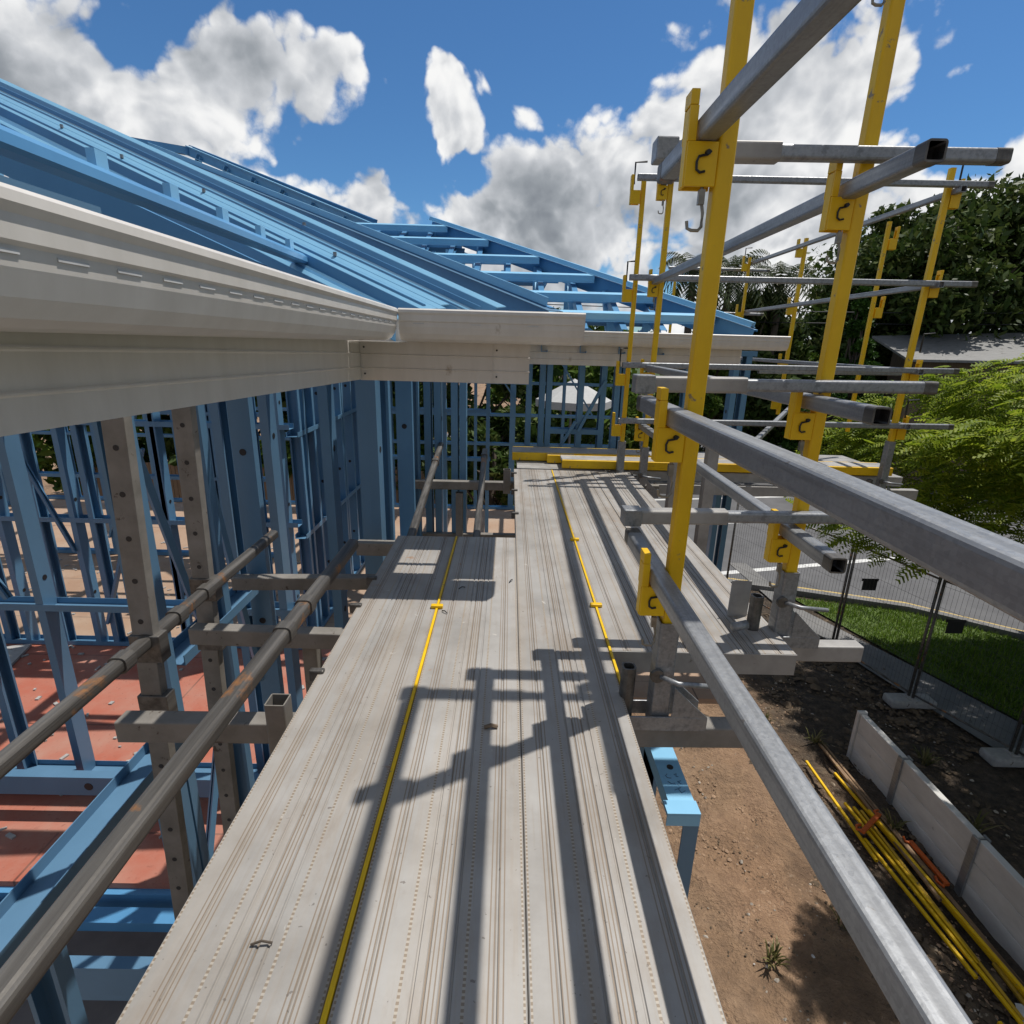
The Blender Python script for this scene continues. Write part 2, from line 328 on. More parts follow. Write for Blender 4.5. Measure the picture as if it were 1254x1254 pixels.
# yellow toe boards lying across the far end
def toeboard(x0, x1, y0, y1, z0, label):
    root = thing('toe_board', label, 'toe board', (x0, y0, z0), 'yellow edged toe boards')
    MB().box(x0, x1, y0, y0 + .02, z0, z0 + .050).build('front_edge', 'yellow', root, (x0, y0, z0), .003)
    MB().box(x0, x1, y0 + .021, y1, z0 + .036, z0 + .052).build('board_panel', 'alu', root, (x0, y0, z0), .002)
    MB().box(x0, x1, y1 + .001, y1 + .021, z0, z0 + .050).build('back_edge', 'yellow', root, (x0, y1, z0), .003)
toeboard(.03, .92, 3.50, 3.70, ZD + .004, 'yellow edged toe board lying leftmost across the deck end')
toeboard(.25, .42, 3.44, 3.478, ZD + .004, 'short yellow toe board offcut between the two long boards')
toeboard(.33, 2.34, 3.285, 3.43, ZD + .006, 'longest yellow edged toe board, front one across the deck end')

# ------------------------------------------------------------------ guard rail posts, brackets and rails
RZ = (.80, .335, -.125, -.445)
def bracket(root, px, py, z, side=-1, m='yellow', detail=True):
    """notched plate welded beside the post, holding a rail that runs along y; side -1 = toward the house"""
    b = MB(); x0 = px + side * .0155; xs = lambda a: x0 + side * a
    def bx(a0, a1, y0, y1, z0, z1): b.box(min(xs(a0), xs(a1)), max(xs(a0), xs(a1)), y0, y1, z0, z1)
    yf, yb = py - .017, py + .017
    for y0, y1 in ((yf, yf + .005), (yb - .005, yb)):
        bx(0, .050, y0, y1, z - .084, z - .0195)                                 # plate under the rail
        bx(.0375, .0515, y0, y1, z - .0193, z + .030)                             # outer prong
    bx(.0465, .0515, yf + .0052, yb - .0052, z - .084, z + .028)                 # outer web
    bx(.0385, .052, yf - .0003, yb + .0003, z + .0302, z + .052)                # tab on top
    br = b.build('bracket', m, root, (x0, py, z), .0012)
    if detail:
        xc = xs(.03); q = MB()
        pts = [(xs(.012), yf - .003, z - .034), (xs(.017), yf - .003, z - .039), (xs(.031), yf - .003, z - .042), (xs(.034), yf - .003, z - .050), (xs(.033), yf - .003, z - .061), (xs(.027), yf - .003, z - .065), (xs(.019), yf - .003, z - .063)]
        q.rod(pts, .0021, 6)
        q.rod([(xs(.0165), yf - .006, z - .036), (xs(.018), yf + .003, z - .036)], .0042, 8)
        q.build('locking_pin', 'black', br, (xc, py, z))
        h = MB(); hx = xs(.018)
        h.rod([(hx, py - .010, z - .080), (hx + .001, py - .011, z - .104), (hx + .005, py - .013, z - .122), (hx + .004, py - .016, z - .144), (hx - .002, py - .019, z - .150), (hx - .013, py - .019, z - .150), (hx - .020, py - .019, z - .147), (hx - .022, py - .019, z - .136)], .0028, 7)
        h.box(hx - .005, hx + .005, py - .016, py - .007, z - .110, z - .088)
        h.build('hook', 'zinc', br, (hx, py, z))
    return br
def socket(root, x, y, z0, z1, legs=True):
    b = MB().tube((x, y, z0), (x, y, z1), .042, .042, .003, .005)
    b.build('socket', 'galv', root, (x, y, z0))
    g = MB()
    g.box(x - .105, x + .10, y - .031, y - .027, z0 - .004, z0 + .03)
    g.box(x - .105, x + .10, y + .027, y + .031, z0 - .004, z0 + .03)
    for yy in (-.031, .027):
        g.add([(x + .0215, y + yy, z0 + .03), (x + .10, y + yy, z0 + .03), (x + .065, y + yy, z0 + .062), (x + .0215, y + yy, z0 + .105)] + [(x + .0215, y + yy + .004, z0 + .03), (x + .10, y + yy + .004, z0 + .03), (x + .065, y + yy + .004, z0 + .062), (x + .0215, y + yy + .004, z0 + .105)], [(0, 1, 2, 3), (7, 6, 5, 4), (0, 4, 5, 1), (1, 5, 6, 2), (2, 6, 7, 3), (3, 7, 4, 0)])
    g.build('foot_bracket', 'galv', root, (x, y, z0), .001)
    if legs:
        MB().tube((x - .072, y, z0 + .004), (x - .072, y, z0 + .135), .030, .030, .004, .010).build('wedge_stub', 'galv_old', root, (x - .078, y, z0))
        MB().rod([(x - .012, y - .03, z0 + .13), (x + .02, y - .05, z0 + .126), (x + .095, y - .045, z0 + .118)], .0055, 10).build('lever', 'galv', root, (x, y, z0), 0, True)
        MB().rod([(x - .018, y - .032, z0 + .13), (x - .018, y - .024, z0 + .13)], .015, 14).build('bolt_head', 'galv_old', root, (x, y, z0), 0, False)
def post(x, y, ztop, zbot, label, side=-1, zs=RZ, sock=None, w=.030, detail=True, lean=0., hooks=None):
    root = thing('guardrail_post', label, 'guardrail post', (x, y, zbot), 'yellow guardrail posts')
    MB().tube((x, y, zbot), (x + lean * .6, y + lean, ztop), w, w, .003, .005, (0, 1, 0)).build('upright', 'yellow', root, (x, y, zbot))
    for z in zs:
        f = (z - zbot) / (ztop - zbot)
        bracket(root, x + lean * .6 * f, y + lean * f, z, side, 'yellow', detail)
    if sock: socket(root, x, y, *sock)
    for z in hooks or ():
        MB().rod([(x + side * .05, y, z), (x + side * .05, y, z + .10), (x + side * .05 + .06, y, z + .105)], .005, 6).build('toggle_bolt', 'black', root, (x, y, z))
    return root
post(.343, 1.04, .875, -.55, 'nearest and tallest yellow post, rising from the deck edge beside the near rails', -1, RZ, (-.792, -.545))
post(.748, 1.35, .885, -.56, 'yellow post standing at the outer corner of the raised planks', -1, RZ, (-.765, -.555))
post(.80, 3.20, .845, -.57, 'right post of the close yellow pair at the far end of the walkway', -1, RZ, (-.86, -.565), .028, True)
post(.675, 3.26, .83, -.55, 'left post of the close yellow pair at the far end of the walkway', -1, (.79, .31, -.14, -.43), (-.86, -.545), .024, False, 0, (.80, .33, -.12))
post(2.225, 3.20, .90, -.50, 'yellow post at the right end of the far crosswise rails, before the feathery tree', 1, (.80, .37, -.09, -.40), (-.86, -.495), .028, False, 0, (.83, .0, -.36))
post(2.42, 3.95, .80, -.55, 'slim yellow post before the tall conifer', 1, (.72, .30), None, .024, False)
post(2.37, 4.92, .86, -.55, 'yellow post farther back, before the palms and above the far gutter end', -1, (.80, .36, -.09, -.42), None, .028, False)
post(2.30, 5.85, .84, -.55, 'thin yellow post farthest along the receding rails', -1, (.80, .36), None, .026, False, 0, (.82,))
post(1.72, 6.3, .80, -.3, 'small yellow post just above the far end of the blue roof', -1, (.74,), None, .026, False, 0, (.78,))

def rail(p0, p1, label, w=.034, sleeve=None, m='galv', group='square galvanised guard rails', endm='galv_old'):
    p0, p1 = Vector(p0), Vector(p1); root = thing('guard_rail', label, 'guard rail', p0, group)
    d = (p1 - p0).normalized()
    MB().tube(p0, p1, w, w, .003, .006).build('tube', m, root, p0)
    if sleeve:
        a, b_ = p0 + d * sleeve[0], p0 + d * sleeve[1]
        MB().tube(a, b_, w + .008, w + .008, .004, .006).build('sleeve', 'galv_old' if sleeve[1] < 0 else 'alu', root, a)
    MB().tube(p1 - d * .03, p1 + d * .001, w + .0012, w + .0012, .0036, .006).build('end_band', endm, root, p1)
    return root
nz = ('topmost, out above the frame', 'upper, rising steeply to the top edge', 'middle, thick one crossing to the right edge', 'lowest, plunging down past the dirt yard')
for z, lb in zip(RZ, nz):
    rail((.3095, -1.6, z - .012), (.3095, 1.285, z), 'near guard rail, ' + lb)
nz = ('topmost at the pair heads', 'second from top, end open against the sky', 'third from top, brown open end over the road', 'lowest, open end over the lawn edge')
for z, lb, y0 in zip((.80, .328, -.118, -.44), nz, (1.05, 1.075, 1.065, 1.10)):
    rail((.765, 3.22, z), (.7125, y0, z), 'guard rail past the corner post, ' + lb)
nz = ('topmost above the frame', 'upper one against the clouds', 'middle one with yellow scuffs below the nearest rail', 'lowest one just above the plank end')
for z, lb, x1 in zip((.80, .385, -.085, -.405), nz, (1.05, 1.02, .985, .86)):
    rail((.310, 1.315, z), (x1, 1.315, z + .008), 'sleeved crosswise rail, ' + lb, .028, (0, .235))
    o = MB().box(.288, .333, 1.292, 1.338, z - .021, z + .021).build('corner_block', 'galv', None, (.32, 1.31, z), .003)
    tag(o, 'end block of the sleeved crosswise rail, ' + lb, 'rail block', 'rail corner blocks')
nz = ('topmost against clouds', 'second from top, level with the roof slope', 'third from top, just under the far gutter', 'lowest, above the yellow toe boards')
for z, lb, x1 in zip((.805, .34, -.105, -.41), nz, (2.41, 2.45, 2.47, 2.52)):
    rail((.62, 3.15, z), (x1, 3.15, z + .012), 'long far crosswise rail, ' + lb, .030, None, 'galv')
nz = ('upper one', 'second one', 'third one', 'lowest one')
for z, lb in zip((.79, .345, -.10, -.40), nz):
    rail((2.25, 3.12, z), (2.33, 5.9, z), 'receding rail from the right end post toward the palms, ' + lb, .030)
for z, lb in ((.74, 'higher one'), (.33, 'lower one')):
    rail((1.55, 5.95, z), (2.55, 5.95, z), 'thin rail crossing before the palms, ' + lb, .026)
rail((1.62, 3.72, -.14), (2.6, 3.72, -.13), 'rail tucked directly under the far gutter end', .03)
rail((1.30, 2.9, -.47), (2.3, 4.4, -.33), 'slanting brace rail behind the corner post', .026)

# transoms, brackets and tubes of the scaffold frame
def beam(p0, p1, label, w=.05, h=.075, m='alu_dark', stubs=(), group='aluminium transoms'):
    root = thing('transom', label, 'transom', p0, group)
    MB().tube(p0, p1, w, h, .004, .004).build('beam', m, root, p0)
    for sx, sy, z0, z1 in stubs:
        MB().tube((sx, sy, z0), (sx, sy, z1), .042, .042, .003, .004).build('stub', m, root, (sx, sy, z0))
    return root
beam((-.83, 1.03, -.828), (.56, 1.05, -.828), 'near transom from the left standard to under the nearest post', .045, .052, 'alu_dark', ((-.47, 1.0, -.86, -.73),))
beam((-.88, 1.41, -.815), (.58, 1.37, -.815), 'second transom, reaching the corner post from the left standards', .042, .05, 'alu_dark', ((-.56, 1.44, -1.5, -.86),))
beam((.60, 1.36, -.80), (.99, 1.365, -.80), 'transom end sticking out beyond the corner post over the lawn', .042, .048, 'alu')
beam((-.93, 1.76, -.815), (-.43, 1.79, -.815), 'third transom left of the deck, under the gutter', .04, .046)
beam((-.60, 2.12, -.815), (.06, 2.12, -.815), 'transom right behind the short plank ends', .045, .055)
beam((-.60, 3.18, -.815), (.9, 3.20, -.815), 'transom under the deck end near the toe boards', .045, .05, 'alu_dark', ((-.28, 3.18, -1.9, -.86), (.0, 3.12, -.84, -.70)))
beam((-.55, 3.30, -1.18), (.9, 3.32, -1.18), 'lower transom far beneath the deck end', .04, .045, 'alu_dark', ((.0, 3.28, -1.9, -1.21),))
beam((.5, 3.9, -.83), (2.6, 3.9, -.83), 'transom under the far edge of the cross deck', .05, .07, 'alu')
beam((.9, 3.28, -.83), (2.5, 3.28, -.83), 'transom under the front edge of the cross deck', .05, .06, 'alu')
def standard(x, y, z1, label, w=.072, d=.05, z0=ZG, leanx=0):
    root = thing('scaffold_standard', label, 'scaffold standard', (x, y, z0), 'perforated aluminium standards')
    b = MB(); h = w / 2; t = .004
    prof = [(-h, -d / 2), (h, -d / 2), (h, d / 2), (h - .012, d / 2), (h - .012, d / 2 - t), (h - t, d / 2 - t), (h - t, -d / 2 + t), (-h + t, -d / 2 + t), (-h + t, d / 2 - t), (-h + .012, d / 2 - t), (-h + .012, d / 2), (-h, d / 2)]
    # profile axes for a vertical member: side = +x, up = +y
    b.ext((x, y, z0), (x + leanx, y, z1), [(-a, c) for a, c in prof], (0, 1, 0))
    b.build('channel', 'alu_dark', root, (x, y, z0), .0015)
    z = z1 - .10
    while z > max(z0 + .3, -3.2):
        xx = x + leanx * (z - z0) / (z1 - z0)
        MB().rod([(xx, y - d / 2 - .0009, z), (xx, y - d / 2 + .001, z)], .0062, 12).build('pin_hole', 'black', root, (xx, y, z)); z -= .1
    MB().box(x - .09, x + .09, y - .09, y + .09, z0, z0 + .012).build('base_plate', 'galv_old', root, (x, y, z0))
    for zz in (-.86, -.70):
        if zz > z1: continue
        xc = x + leanx * (zz - z0) / (z1 - z0)
        MB().box(xc - h - .006, xc + h + .016, y - d / 2 - .005, y + d / 2 + .004, zz - .035, zz + .035).build('collar', 'galv_old', root, (x, y, zz), .002)
    return root
standard(-1.0, 1.15, -.03, 'perforated standard nearest the eye, left of the sloping tubes', .048, .026, ZG, .20)
standard(-.985, 1.47, -.03, 'second perforated standard, just behind the wide blue stud', .050, .028, ZG, .14)
standard(-.585, 3.08, .02, 'slim perforated standard beyond the short plank ends', .055, .03)
standard(-.93, 4.2, .02, 'far perforated standard inside the house corner', .05, .03)
for xx, lb in ((.93, 'aluminium upright inside the far scaffold, nearest the pair'), (1.12, 'aluminium upright behind the corner post, over the road')):
    o = MB().tube((xx, 3.0, -1.2), (xx, 3.0, -.42), .06, .06, .004, .004).build('upright_spigot', 'alu', None, (xx, 3.0, -1.2)); tag(o, lb, 'upright', 'far deck uprights')
# plain back plate beside the corner post
o = MB().box(.635, .69, 1.42, 1.424, -.80, -.62).build('back_plate', 'plastic', None, (.66, 1.42, -.7)); tag(o, 'thin pale back plate beside the corner post socket', 'plate')
# J bolts under the corner post
o = MB().rod([(.60, 1.30, -.70), (.64, 1.31, -.695)], .012, 10).build('wedge_bolt', 'galv', None, (.62, 1.3, -.7), 0, True); tag(o, 'short round bolt beside the plate at the corner post', 'bolt')

def htube(p0, p1, label, r=.024, sl=()):
    p0, p1 = Vector(p0), Vector(p1); root = thing('ledger_tube', label, 'scaffold tube', p0, 'tubes lying along the scaffold'); d = p1 - p0
    MB().tube(p0, p1, 2 * r, 2 * r, .003, .010).build('tube', 'galv_old', root, p0)
    for f in sl:
        MB().tube(p0 + d * f, p0 + d * f + d.normalized() * .035, 2 * r + .008, 2 * r + .008, .004, .012).build('coupler', 'galv_old', root, p0 + d * f)
    return root
htube((-.80, -.6, -.685), (-.83, 1.88, -.68), 'dark tube lying farther from the deck, past the perforated standards', .0155, (.66, .70, .745, .80))
htube((-.525, -.6, -.685), (-.525, 1.80, -.68), 'rust patched tube lying closest to the deck edge', .018, (.74, .80))
htube((-.375, 2.02, -.76), (-.40, 3.30, -.60), 'pale tube climbing away behind the short planks, left of two', .016, (.0, .74))
htube((-.115, 2.02, -.76), (-.135, 3.25, -.62), 'dark flat tube climbing away behind the short planks, right of two', .015, (.0, .9))

# ------------------------------------------------------------------ gutters and fascia
GP = [(0, .0), (.002, .079), (.006, .084), (.012, .084), (.015, .079), (.012, .074), (.004, .072)]
def gutter(p0, p1, out, label, slots=0, group='cream roof gutters', cap0=False, cap1=False):
    """quad gutter; out = horizontal unit vector pointing away from the house"""
    root = thing('roof_gutter', label, 'gutter', p0, group); out = Vector(out)
    p0, p1 = Vector(p0), Vector(p1); t = .003
    # profile as (distance behind the lip, height)
    o = [(.0, .081), (.001, .086), (.006, .089), (.013, .088), (.016, .083), (.0145, .078), (.011, .077), (.009, .079), (.006, .076), (.0045, .062), (.0065, .052), (.011, .038), (.020, .022), (.034, .009), (.052, .003), (.128, .0)]
    inn = [(.128, .004), (.054, .006), (.037, .012), (.023, .025), (.014, .040), (.0095, .053), (.0075, .062), (.009, .073)]
    # front face reads: rolled lip, small ledge, curved front, flat sole
    o = [(.013, .086), (.006, .089), (.0, .085), (-.001, .078), (.003, .072), (.003, .056), (.006, .053), (.007, .040), (.012, .022), (.022, .009), (.036, .003), (.128, .0)]
    inn = [(.128, .084), (.125, .084), (.125, .004), (.038, .006), (.025, .012), (.015, .024), (.010, .041), (.009, .054), (.006, .057), (.006, .074), (.013, .080)]
    prof = o + inn
    b = MB(); n = len(prof)
    vs = [p - out * a + Vector((0, 0, h)) for p in (p0, p1) for a, h in prof]
    fs = [(i, (i + 1) % n, n + (i + 1) % n, n + i) for i in range(n)] + [tuple(range(n))[::-1], tuple(range(n, 2 * n))]
    b.add(vs, fs).build('channel', 'cream', root, p0)
    d = (p1 - p0).normalized(); Ln = (p1 - p0).length
    if slots:
        s = .04
        while s < Ln - .06:
            q = MB(); c = p0 + d * s; z0, z1 = .0480, .0507
            q.add([c - out * (.0052) + Vector((0, 0, z0)), c + d * .030 - out * (.0052) + Vector((0, 0, z0)), c + d * .030 - out * .0052 + Vector((0, 0, z1)), c - out * .0052 + Vector((0, 0, z1)),
                   c - out * (.0085) + Vector((0, 0, z0)), c + d * .030 - out * (.0085) + Vector((0, 0, z0)), c + d * .030 - out * .0085 + Vector((0, 0, z1)), c - out * .0085 + Vector((0, 0, z1))],
                  [(0, 1, 2, 3), (7, 6, 5, 4), (0, 4, 5, 1), (1, 5, 6, 2), (2, 6, 7, 3), (3, 7, 4, 0)])
            s += slots
            q.build('overflow_slot', 'paper', root, p0)
    for fl, p, sg in ((cap0, p0, -1), (cap1, p1, 1)):
        if fl:
            e = [(a, h) for a, h in o] + [(.128, .084)]; k = len(e)
            vs = [p + d * sg * w - out * a + Vector((0, 0, h)) for w in (.0004, .003) for a, h in e]
            MB().add(vs, [(i, (i + 1) % k, k + (i + 1) % k, k + i) for i in range(k)] + [tuple(range(k))[::-1], tuple(range(k, 2 * k))]).build('end_cap', 'cream', root, p)
    return root
def fascia(p0, p1, out, label, h=.118, joints=(), group='cream fascia boards'):
    root = thing('fascia_board', label, 'fascia', p0, group); out = Vector(out); p0, p1 = Vector(p0), Vector(p1)
    pr = [(0, 0), (0, .033), (.003, .035), (.003, .037), (0, .039), (0, .074), (.003, .076), (.003, .078), (0, .080), (0, h + .06), (-.004 - .002, h + .06), (-.006, .004), (-.030, .004), (-.030, 0)]
    pr = [(-a if a > 0 else -a, z) for a, z in pr]
    n = len(pr); vs = [p - out * a + Vector((0, 0, z)) for p in (p0, p1) for a, z in pr]
    MB().add(vs, [(i, (i + 1) % n, n + (i + 1) % n, n + i) for i in range(n)] + [tuple(range(n))[::-1], tuple(range(n, 2 * n))]).build('board', 'cream', root, p0)
    d = (p1 - p0).normalized()
    for s, wid in joints:
        c = p0 + d * s; a = c + out * .0015; b_ = c + d * wid + out * .0015
        q = [a, b_, b_ + Vector((0, 0, h)), a + Vector((0, 0, h))]
        q2 = [v + out * .0015 for v in q]
        MB().add(q + q2, [(3, 2, 1, 0), (4, 5, 6, 7), (0, 1, 5, 4), (1, 2, 6, 5), (2, 3, 7, 6), (3, 0, 4, 7)]).build('joiner', 'cream', root, c)
        nb = MB()
        for u, z in ((.012, .02), (.012, h - .02)):
            v = c + d * u + out * .0032 + Vector((0, 0, z)); nb.rod([v, v + out * .0015], .003, 8)
        nb.build('screw_head', 'black', root, c)
    return root
GB = -.007
gutter((-.312, -1.6, GB + .012), (-.312, 1.635, GB), (1, 0, 0), 'long cream gutter with slots running toward the camera over the left wall', .062)
gutter((-.312, 1.630, GB), (.205, 1.630, GB), (0, -1, 0), 'short cream gutter turning the corner above the deck, with capped end', .16, cap1=True)
tag(MB().box(-.4535, -.3135, 1.637, 1.7535, GB - .004, GB - .001).build('gutter_mitre', 'cream', None, (-.4, 1.7, GB)), 'small cream closing plate under the gutter corner', 'gutter corner')
gutter((.11, 3.60, -.012), (1.735, 3.60, -.012), (0, -1, 0), 'far cream gutter behind the yellow pair, level with the trees', .3, cap1=True)
fascia((-.455, -1.6, -.045), (-.455, 1.7535, -.122), (1, 0, 0), 'cream fascia under the long left gutter')
fascia((-.457, 1.755, -.124), (.06, 1.755, -.124), (0, -1, 0), 'cream fascia under the short corner gutter', .118, ((.003, .0015), (.405, .0015)))
fascia((.12, 3.735, -.135), (1.50, 3.735, -.135), (0, -1, 0), 'cream fascia under the far gutter', .118)
fascia((.06, 1.757, -.124), (.06, 3.73, -.124), (1, 0, 0), 'cream fascia return running back toward the far gutter', .118)

root = thing('eave_sheeting', 'blue eave sheet with an opening, above the fascia of the short corner gutter', 'eave panel', (0, 1.8, 0))
for x0, x1, y0, y1 in ((-.42, -.125, 1.77, 2.27), (.005, .20, 1.77, 2.27), (-.1245, .0045, 2.02, 2.27), (-.1245, .0045, 1.875, 1.895)):
    MB().box(x0, x1, y0, y1, -.004, .0).build('eave_sheet', 'blue', root, (x0, y0, 0))
# ------------------------------------------------------------------ blue steel roof frame
m_ = .425
def member(b, p0, p1, w=.075, f=.04, up=(0, 0, 1), flip=False):
    pr = csec(w, f)
    if flip: pr = [(-a, c) for a, c in pr][::-1]
    b.ext(p0, p1, pr, up)
def batten(p0, p1, label, w=.045, h=.04, up=(0, 0, 1), m='blue_lit', group='blue roof battens'):
    o = MB().ext(p0, p1, tophat(w, h, .018), up).build('roof_batten', m, None, p0); tag(o, label, 'batten', group); return o
zl = lambda x: .095 + m_ * (-.36 - x)
ups = Vector((m_, 0, 1)).normalized()
order = ('third up the left roof slope', 'fourth up the left roof slope', 'fifth up the left roof slope', 'highest below the left ridge')
for x, lb in zip((-2.0, -2.85, -3.7, -4.6), order):
    batten((x, 1.95 - .53 * x, zl(x) + .02), (x, 3.82 - x, zl(x) + .02), 'blue batten, ' + lb, .05, .04, ups, 'blue')
root = thing('roof_purlin', 'blue ridge beam along the top of the left slope', 'roof beam', (-5.4, 4.4, zl(-5.4)), 'blue channel beams along the left roof slope')
b = MB(); member(b, (-5.4, 4.4, zl(-5.4) - .03), (-5.4, 9.2, zl(-5.4) - .03), .12, .08, ups); b.build('channel', 'blue', root, (-5.4, 4.4, zl(-5.4)))
# lower chord just above the gutter, with little clips
root = thing('roof_purlin', 'blue channel chord closest above the left gutter', 'roof beam', (-.66, -1.6, .24), 'blue channel beams along the left roof slope')
b = MB(); pr = [(-.655, .228), (-.657, .243), (-.672, .254), (-.70, .254), (-.70, .225), (-.66, .222)]
n = len(pr); b.add([(x, y, z) for y in (-1.6, 2.7) for x, z in pr], [(i, (i + 1) % n, n + (i + 1) % n, n + i) for i in range(n)] + [tuple(range(n))[::-1], tuple(range(n, 2 * n))]); b.build('channel', 'blue', root, (-.66, -1.6, .24))
for y in np.arange(.2, 1.9, .21):
    y = float(y); MB().box(-.70, -.685, y, y + .03, .2545, .285).build('clip', 'blue_lit', root, (-.69, y, .26))
# layered sheets and channels climbing left from the corner gutter, upper faces coloured as sunlit
dq = Vector((-1, .525, .4225))
def climb(parts, label, ln=3.4, t0=-.02):
    root = None
    for nm, pr, m, f0, f1 in parts:
        b = MB(); n = len(pr); vs = [Vector((x, 1.75, z)) + dq * t for t in (t0 + f0, ln * f1) for x, z in pr]
        b.add(vs, [(i, (i + 1) % n, n + (i + 1) % n, n + i) for i in range(n)] + [tuple(range(n))[::-1], tuple(range(n, 2 * n))])
        if root is None: root = thing('roof_channel', label, 'roof channel', vs[0], 'blue channels climbing left above the corner gutter')
        b.build(nm, m, root, vs[0], .0008)
def plate(x0, z0, x1, z1, t=.003):
    return [(x0, z0), (x1, z1), (x1, z1 - t), (x0, z0 - t)]
climb([('flange', plate(-.362, .064, -.338, .0675), 'blue_lit', 0, 1), ('web', [(-.365, .058), (-.362, .064), (-.362, .0), (-.365, .0)], 'blue', 0, 1)], 'lowest pale lipped blue channel climbing from the gutter corner')
climb([('flange', plate(-.334, .0655, -.321, .068), 'blue', .05, 1), ('lip', plate(-.3195, .0665, -.3125, .072), 'blue_lit', .05, 1)], 'narrow double lipped channel between the lowest climbing channels')
climb([('flange', plate(-.281, .0925, -.236, .0975), 'blue_lit', 0, 1), ('web', [(-.300, .050), (-.281, .0925), (-.278, .0885), (-.297, .048)], 'blue', 0, 1)], 'blue channel with a pale top, second of the climbing channels')
climb([('flange', plate(-.2335, .0965, -.211, .099), 'blue_lit', 0, 1), ('flange', plate(-.2085, .099, -.182, .102), 'blue_lit', .02, 1), ('web', [(-.181, .102), (-.178, .102), (-.178, .02), (-.181, .02)], 'blue', 0, 1)], 'widest pale topped channel, third of the climbing channels')
climb([('flange', plate(-.170, .0870, -.163, .0885), 'blue_lit', .1, 1), ('web', [(-.1625, .0885), (-.160, .0885), (-.160, .07), (-.1625, .07)], 'blue_dark', .1, 1)], 'slim pale lip standing in the valley tray, nearer one')
climb([('flange', plate(-.143, .0925, -.136, .0945), 'blue_lit', .0, 1), ('web', [(-.1355, .0945), (-.133, .0945), (-.133, .075), (-.1355, .075)], 'blue_dark', .0, 1)], 'slim pale lip standing in the valley tray, farther one')
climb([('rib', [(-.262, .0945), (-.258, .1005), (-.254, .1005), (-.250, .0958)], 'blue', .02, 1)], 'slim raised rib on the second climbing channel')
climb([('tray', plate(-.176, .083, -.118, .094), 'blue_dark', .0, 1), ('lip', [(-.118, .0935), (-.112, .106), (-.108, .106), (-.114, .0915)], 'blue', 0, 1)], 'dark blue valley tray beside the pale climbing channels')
climb([('web', [(-.095, .078), (-.062, .104), (-.059, .101), (-.092, .075)], 'blue', 0, 1), ('flange', plate(-.0615, .1045, -.034, .108), 'blue_lit', 0, 1)], 'topmost climbing channel along the skyline')
for k, (t, ln) in enumerate(((.75, .12), (1.0, .20), (1.32, .10), (1.52, .22), (1.85, .14), (2.1, .16))):
    p, q = Vector((-.092, 1.75, .0835)) + dq * t, Vector((-.092, 1.75, .0835)) + dq * (t + ln)
    o = MB().ext(p, q, rect(.012, .002)).build('punched_slot', 'black', None, p); o.parent = next(o_ for o_ in bpy.data.objects if o_.name.startswith('roof_channel') and o_.get('label', '').startswith('topmost'))
    if o.parent: o.location = p - Vector(o.parent['_w'])
for t, x in ((.35, -.215), (.9, -.20), (1.25, -.235), (.6, -.10), (1.6, -.22)):
    p = Vector((x, 1.75, .099)) + dq * t
    o = MB().rod([p, p + Vector((0, 0, .012))], .006, 8).build('roof_screw', 'galv', None, p); tag(o, 'loose screw standing on the pale climbing channels', 'screw', 'screws on the climbing channels')
o = MB().ext((-.50, -1.6, .082), (-.50, .75, .090), rect(.004, .105), (0, 0, 1)).build('eave_flashing', 'blue_dark', None, (-.5, 0, .08)); tag(o, 'flat blue grey eave flashing nearest the camera behind the left gutter', 'flashing', 'eave flashings')
o = MB().ext((-.515, .77, .085), (-.515, 1.62, .075), rect(.004, .09), (0, 0, 1)).build('eave_flashing', 'blue', None, (-.5, 1, .08)); tag(o, 'flat blue eave flashing behind the gutter close to its corner', 'flashing', 'eave flashings')
def truss(pts, webs, label, w=.075, name='roof_truss', m='blue', up=(0, 0, 1), cat='truss', group='blue steel roof trusses', wm='blue_lit'):
    root = thing(name, label, cat, pts[0][1], group)
    for nm, a, b_ in pts:
        q = MB(); member(q, a, b_, w, .04, up); q.build(nm, m, root, a)
    for a, b_ in webs:
        q = MB(); member(q, a, b_, .04, .035, (0, 1, 0) if abs(a[1] - b_[1]) < .01 else (1, 0, 0)); q.build('web', wm, root, a)
    return root
def slope_truss(y, x0, x1, label):
    ze = lambda x: zl(x) - .09
    a, b_ = (x0, y, ze(x0)), (x1, y, ze(x1)); zb = -.02
    n = max(2, int((x0 - x1) / .9)); xs = [x0 + (x1 - x0) * i / n for i in range(n + 1)]
    webs = []
    for i in range(1, n + 1):
        webs.append(((xs[i], y, zb), (xs[i], y, ze(xs[i]))))
        if i < n: webs.append(((xs[i], y, ze(xs[i])), (xs[i + 1], y, zb)))
    truss([('top_chord', a, b_), ('bottom_chord', (x0, y, zb), (x1, y, zb))], webs, label)
names = ('nearest the camera', 'second from the camera', 'third from the camera', 'fourth from the camera', 'fifth from the camera', 'sixth from the camera', 'seventh, above the inner cross wall', 'eighth, before the valley top')
for i, (y, lb) in enumerate(zip((-.1, .8, 1.7, 2.6, 3.5, 4.4, 5.3, 6.2), names)):
    slope_truss(y, -.72 if y < 3.2 else -(y - 3.5) - .3, -5.4, 'blue roof truss under the left slope battens, ' + lb)
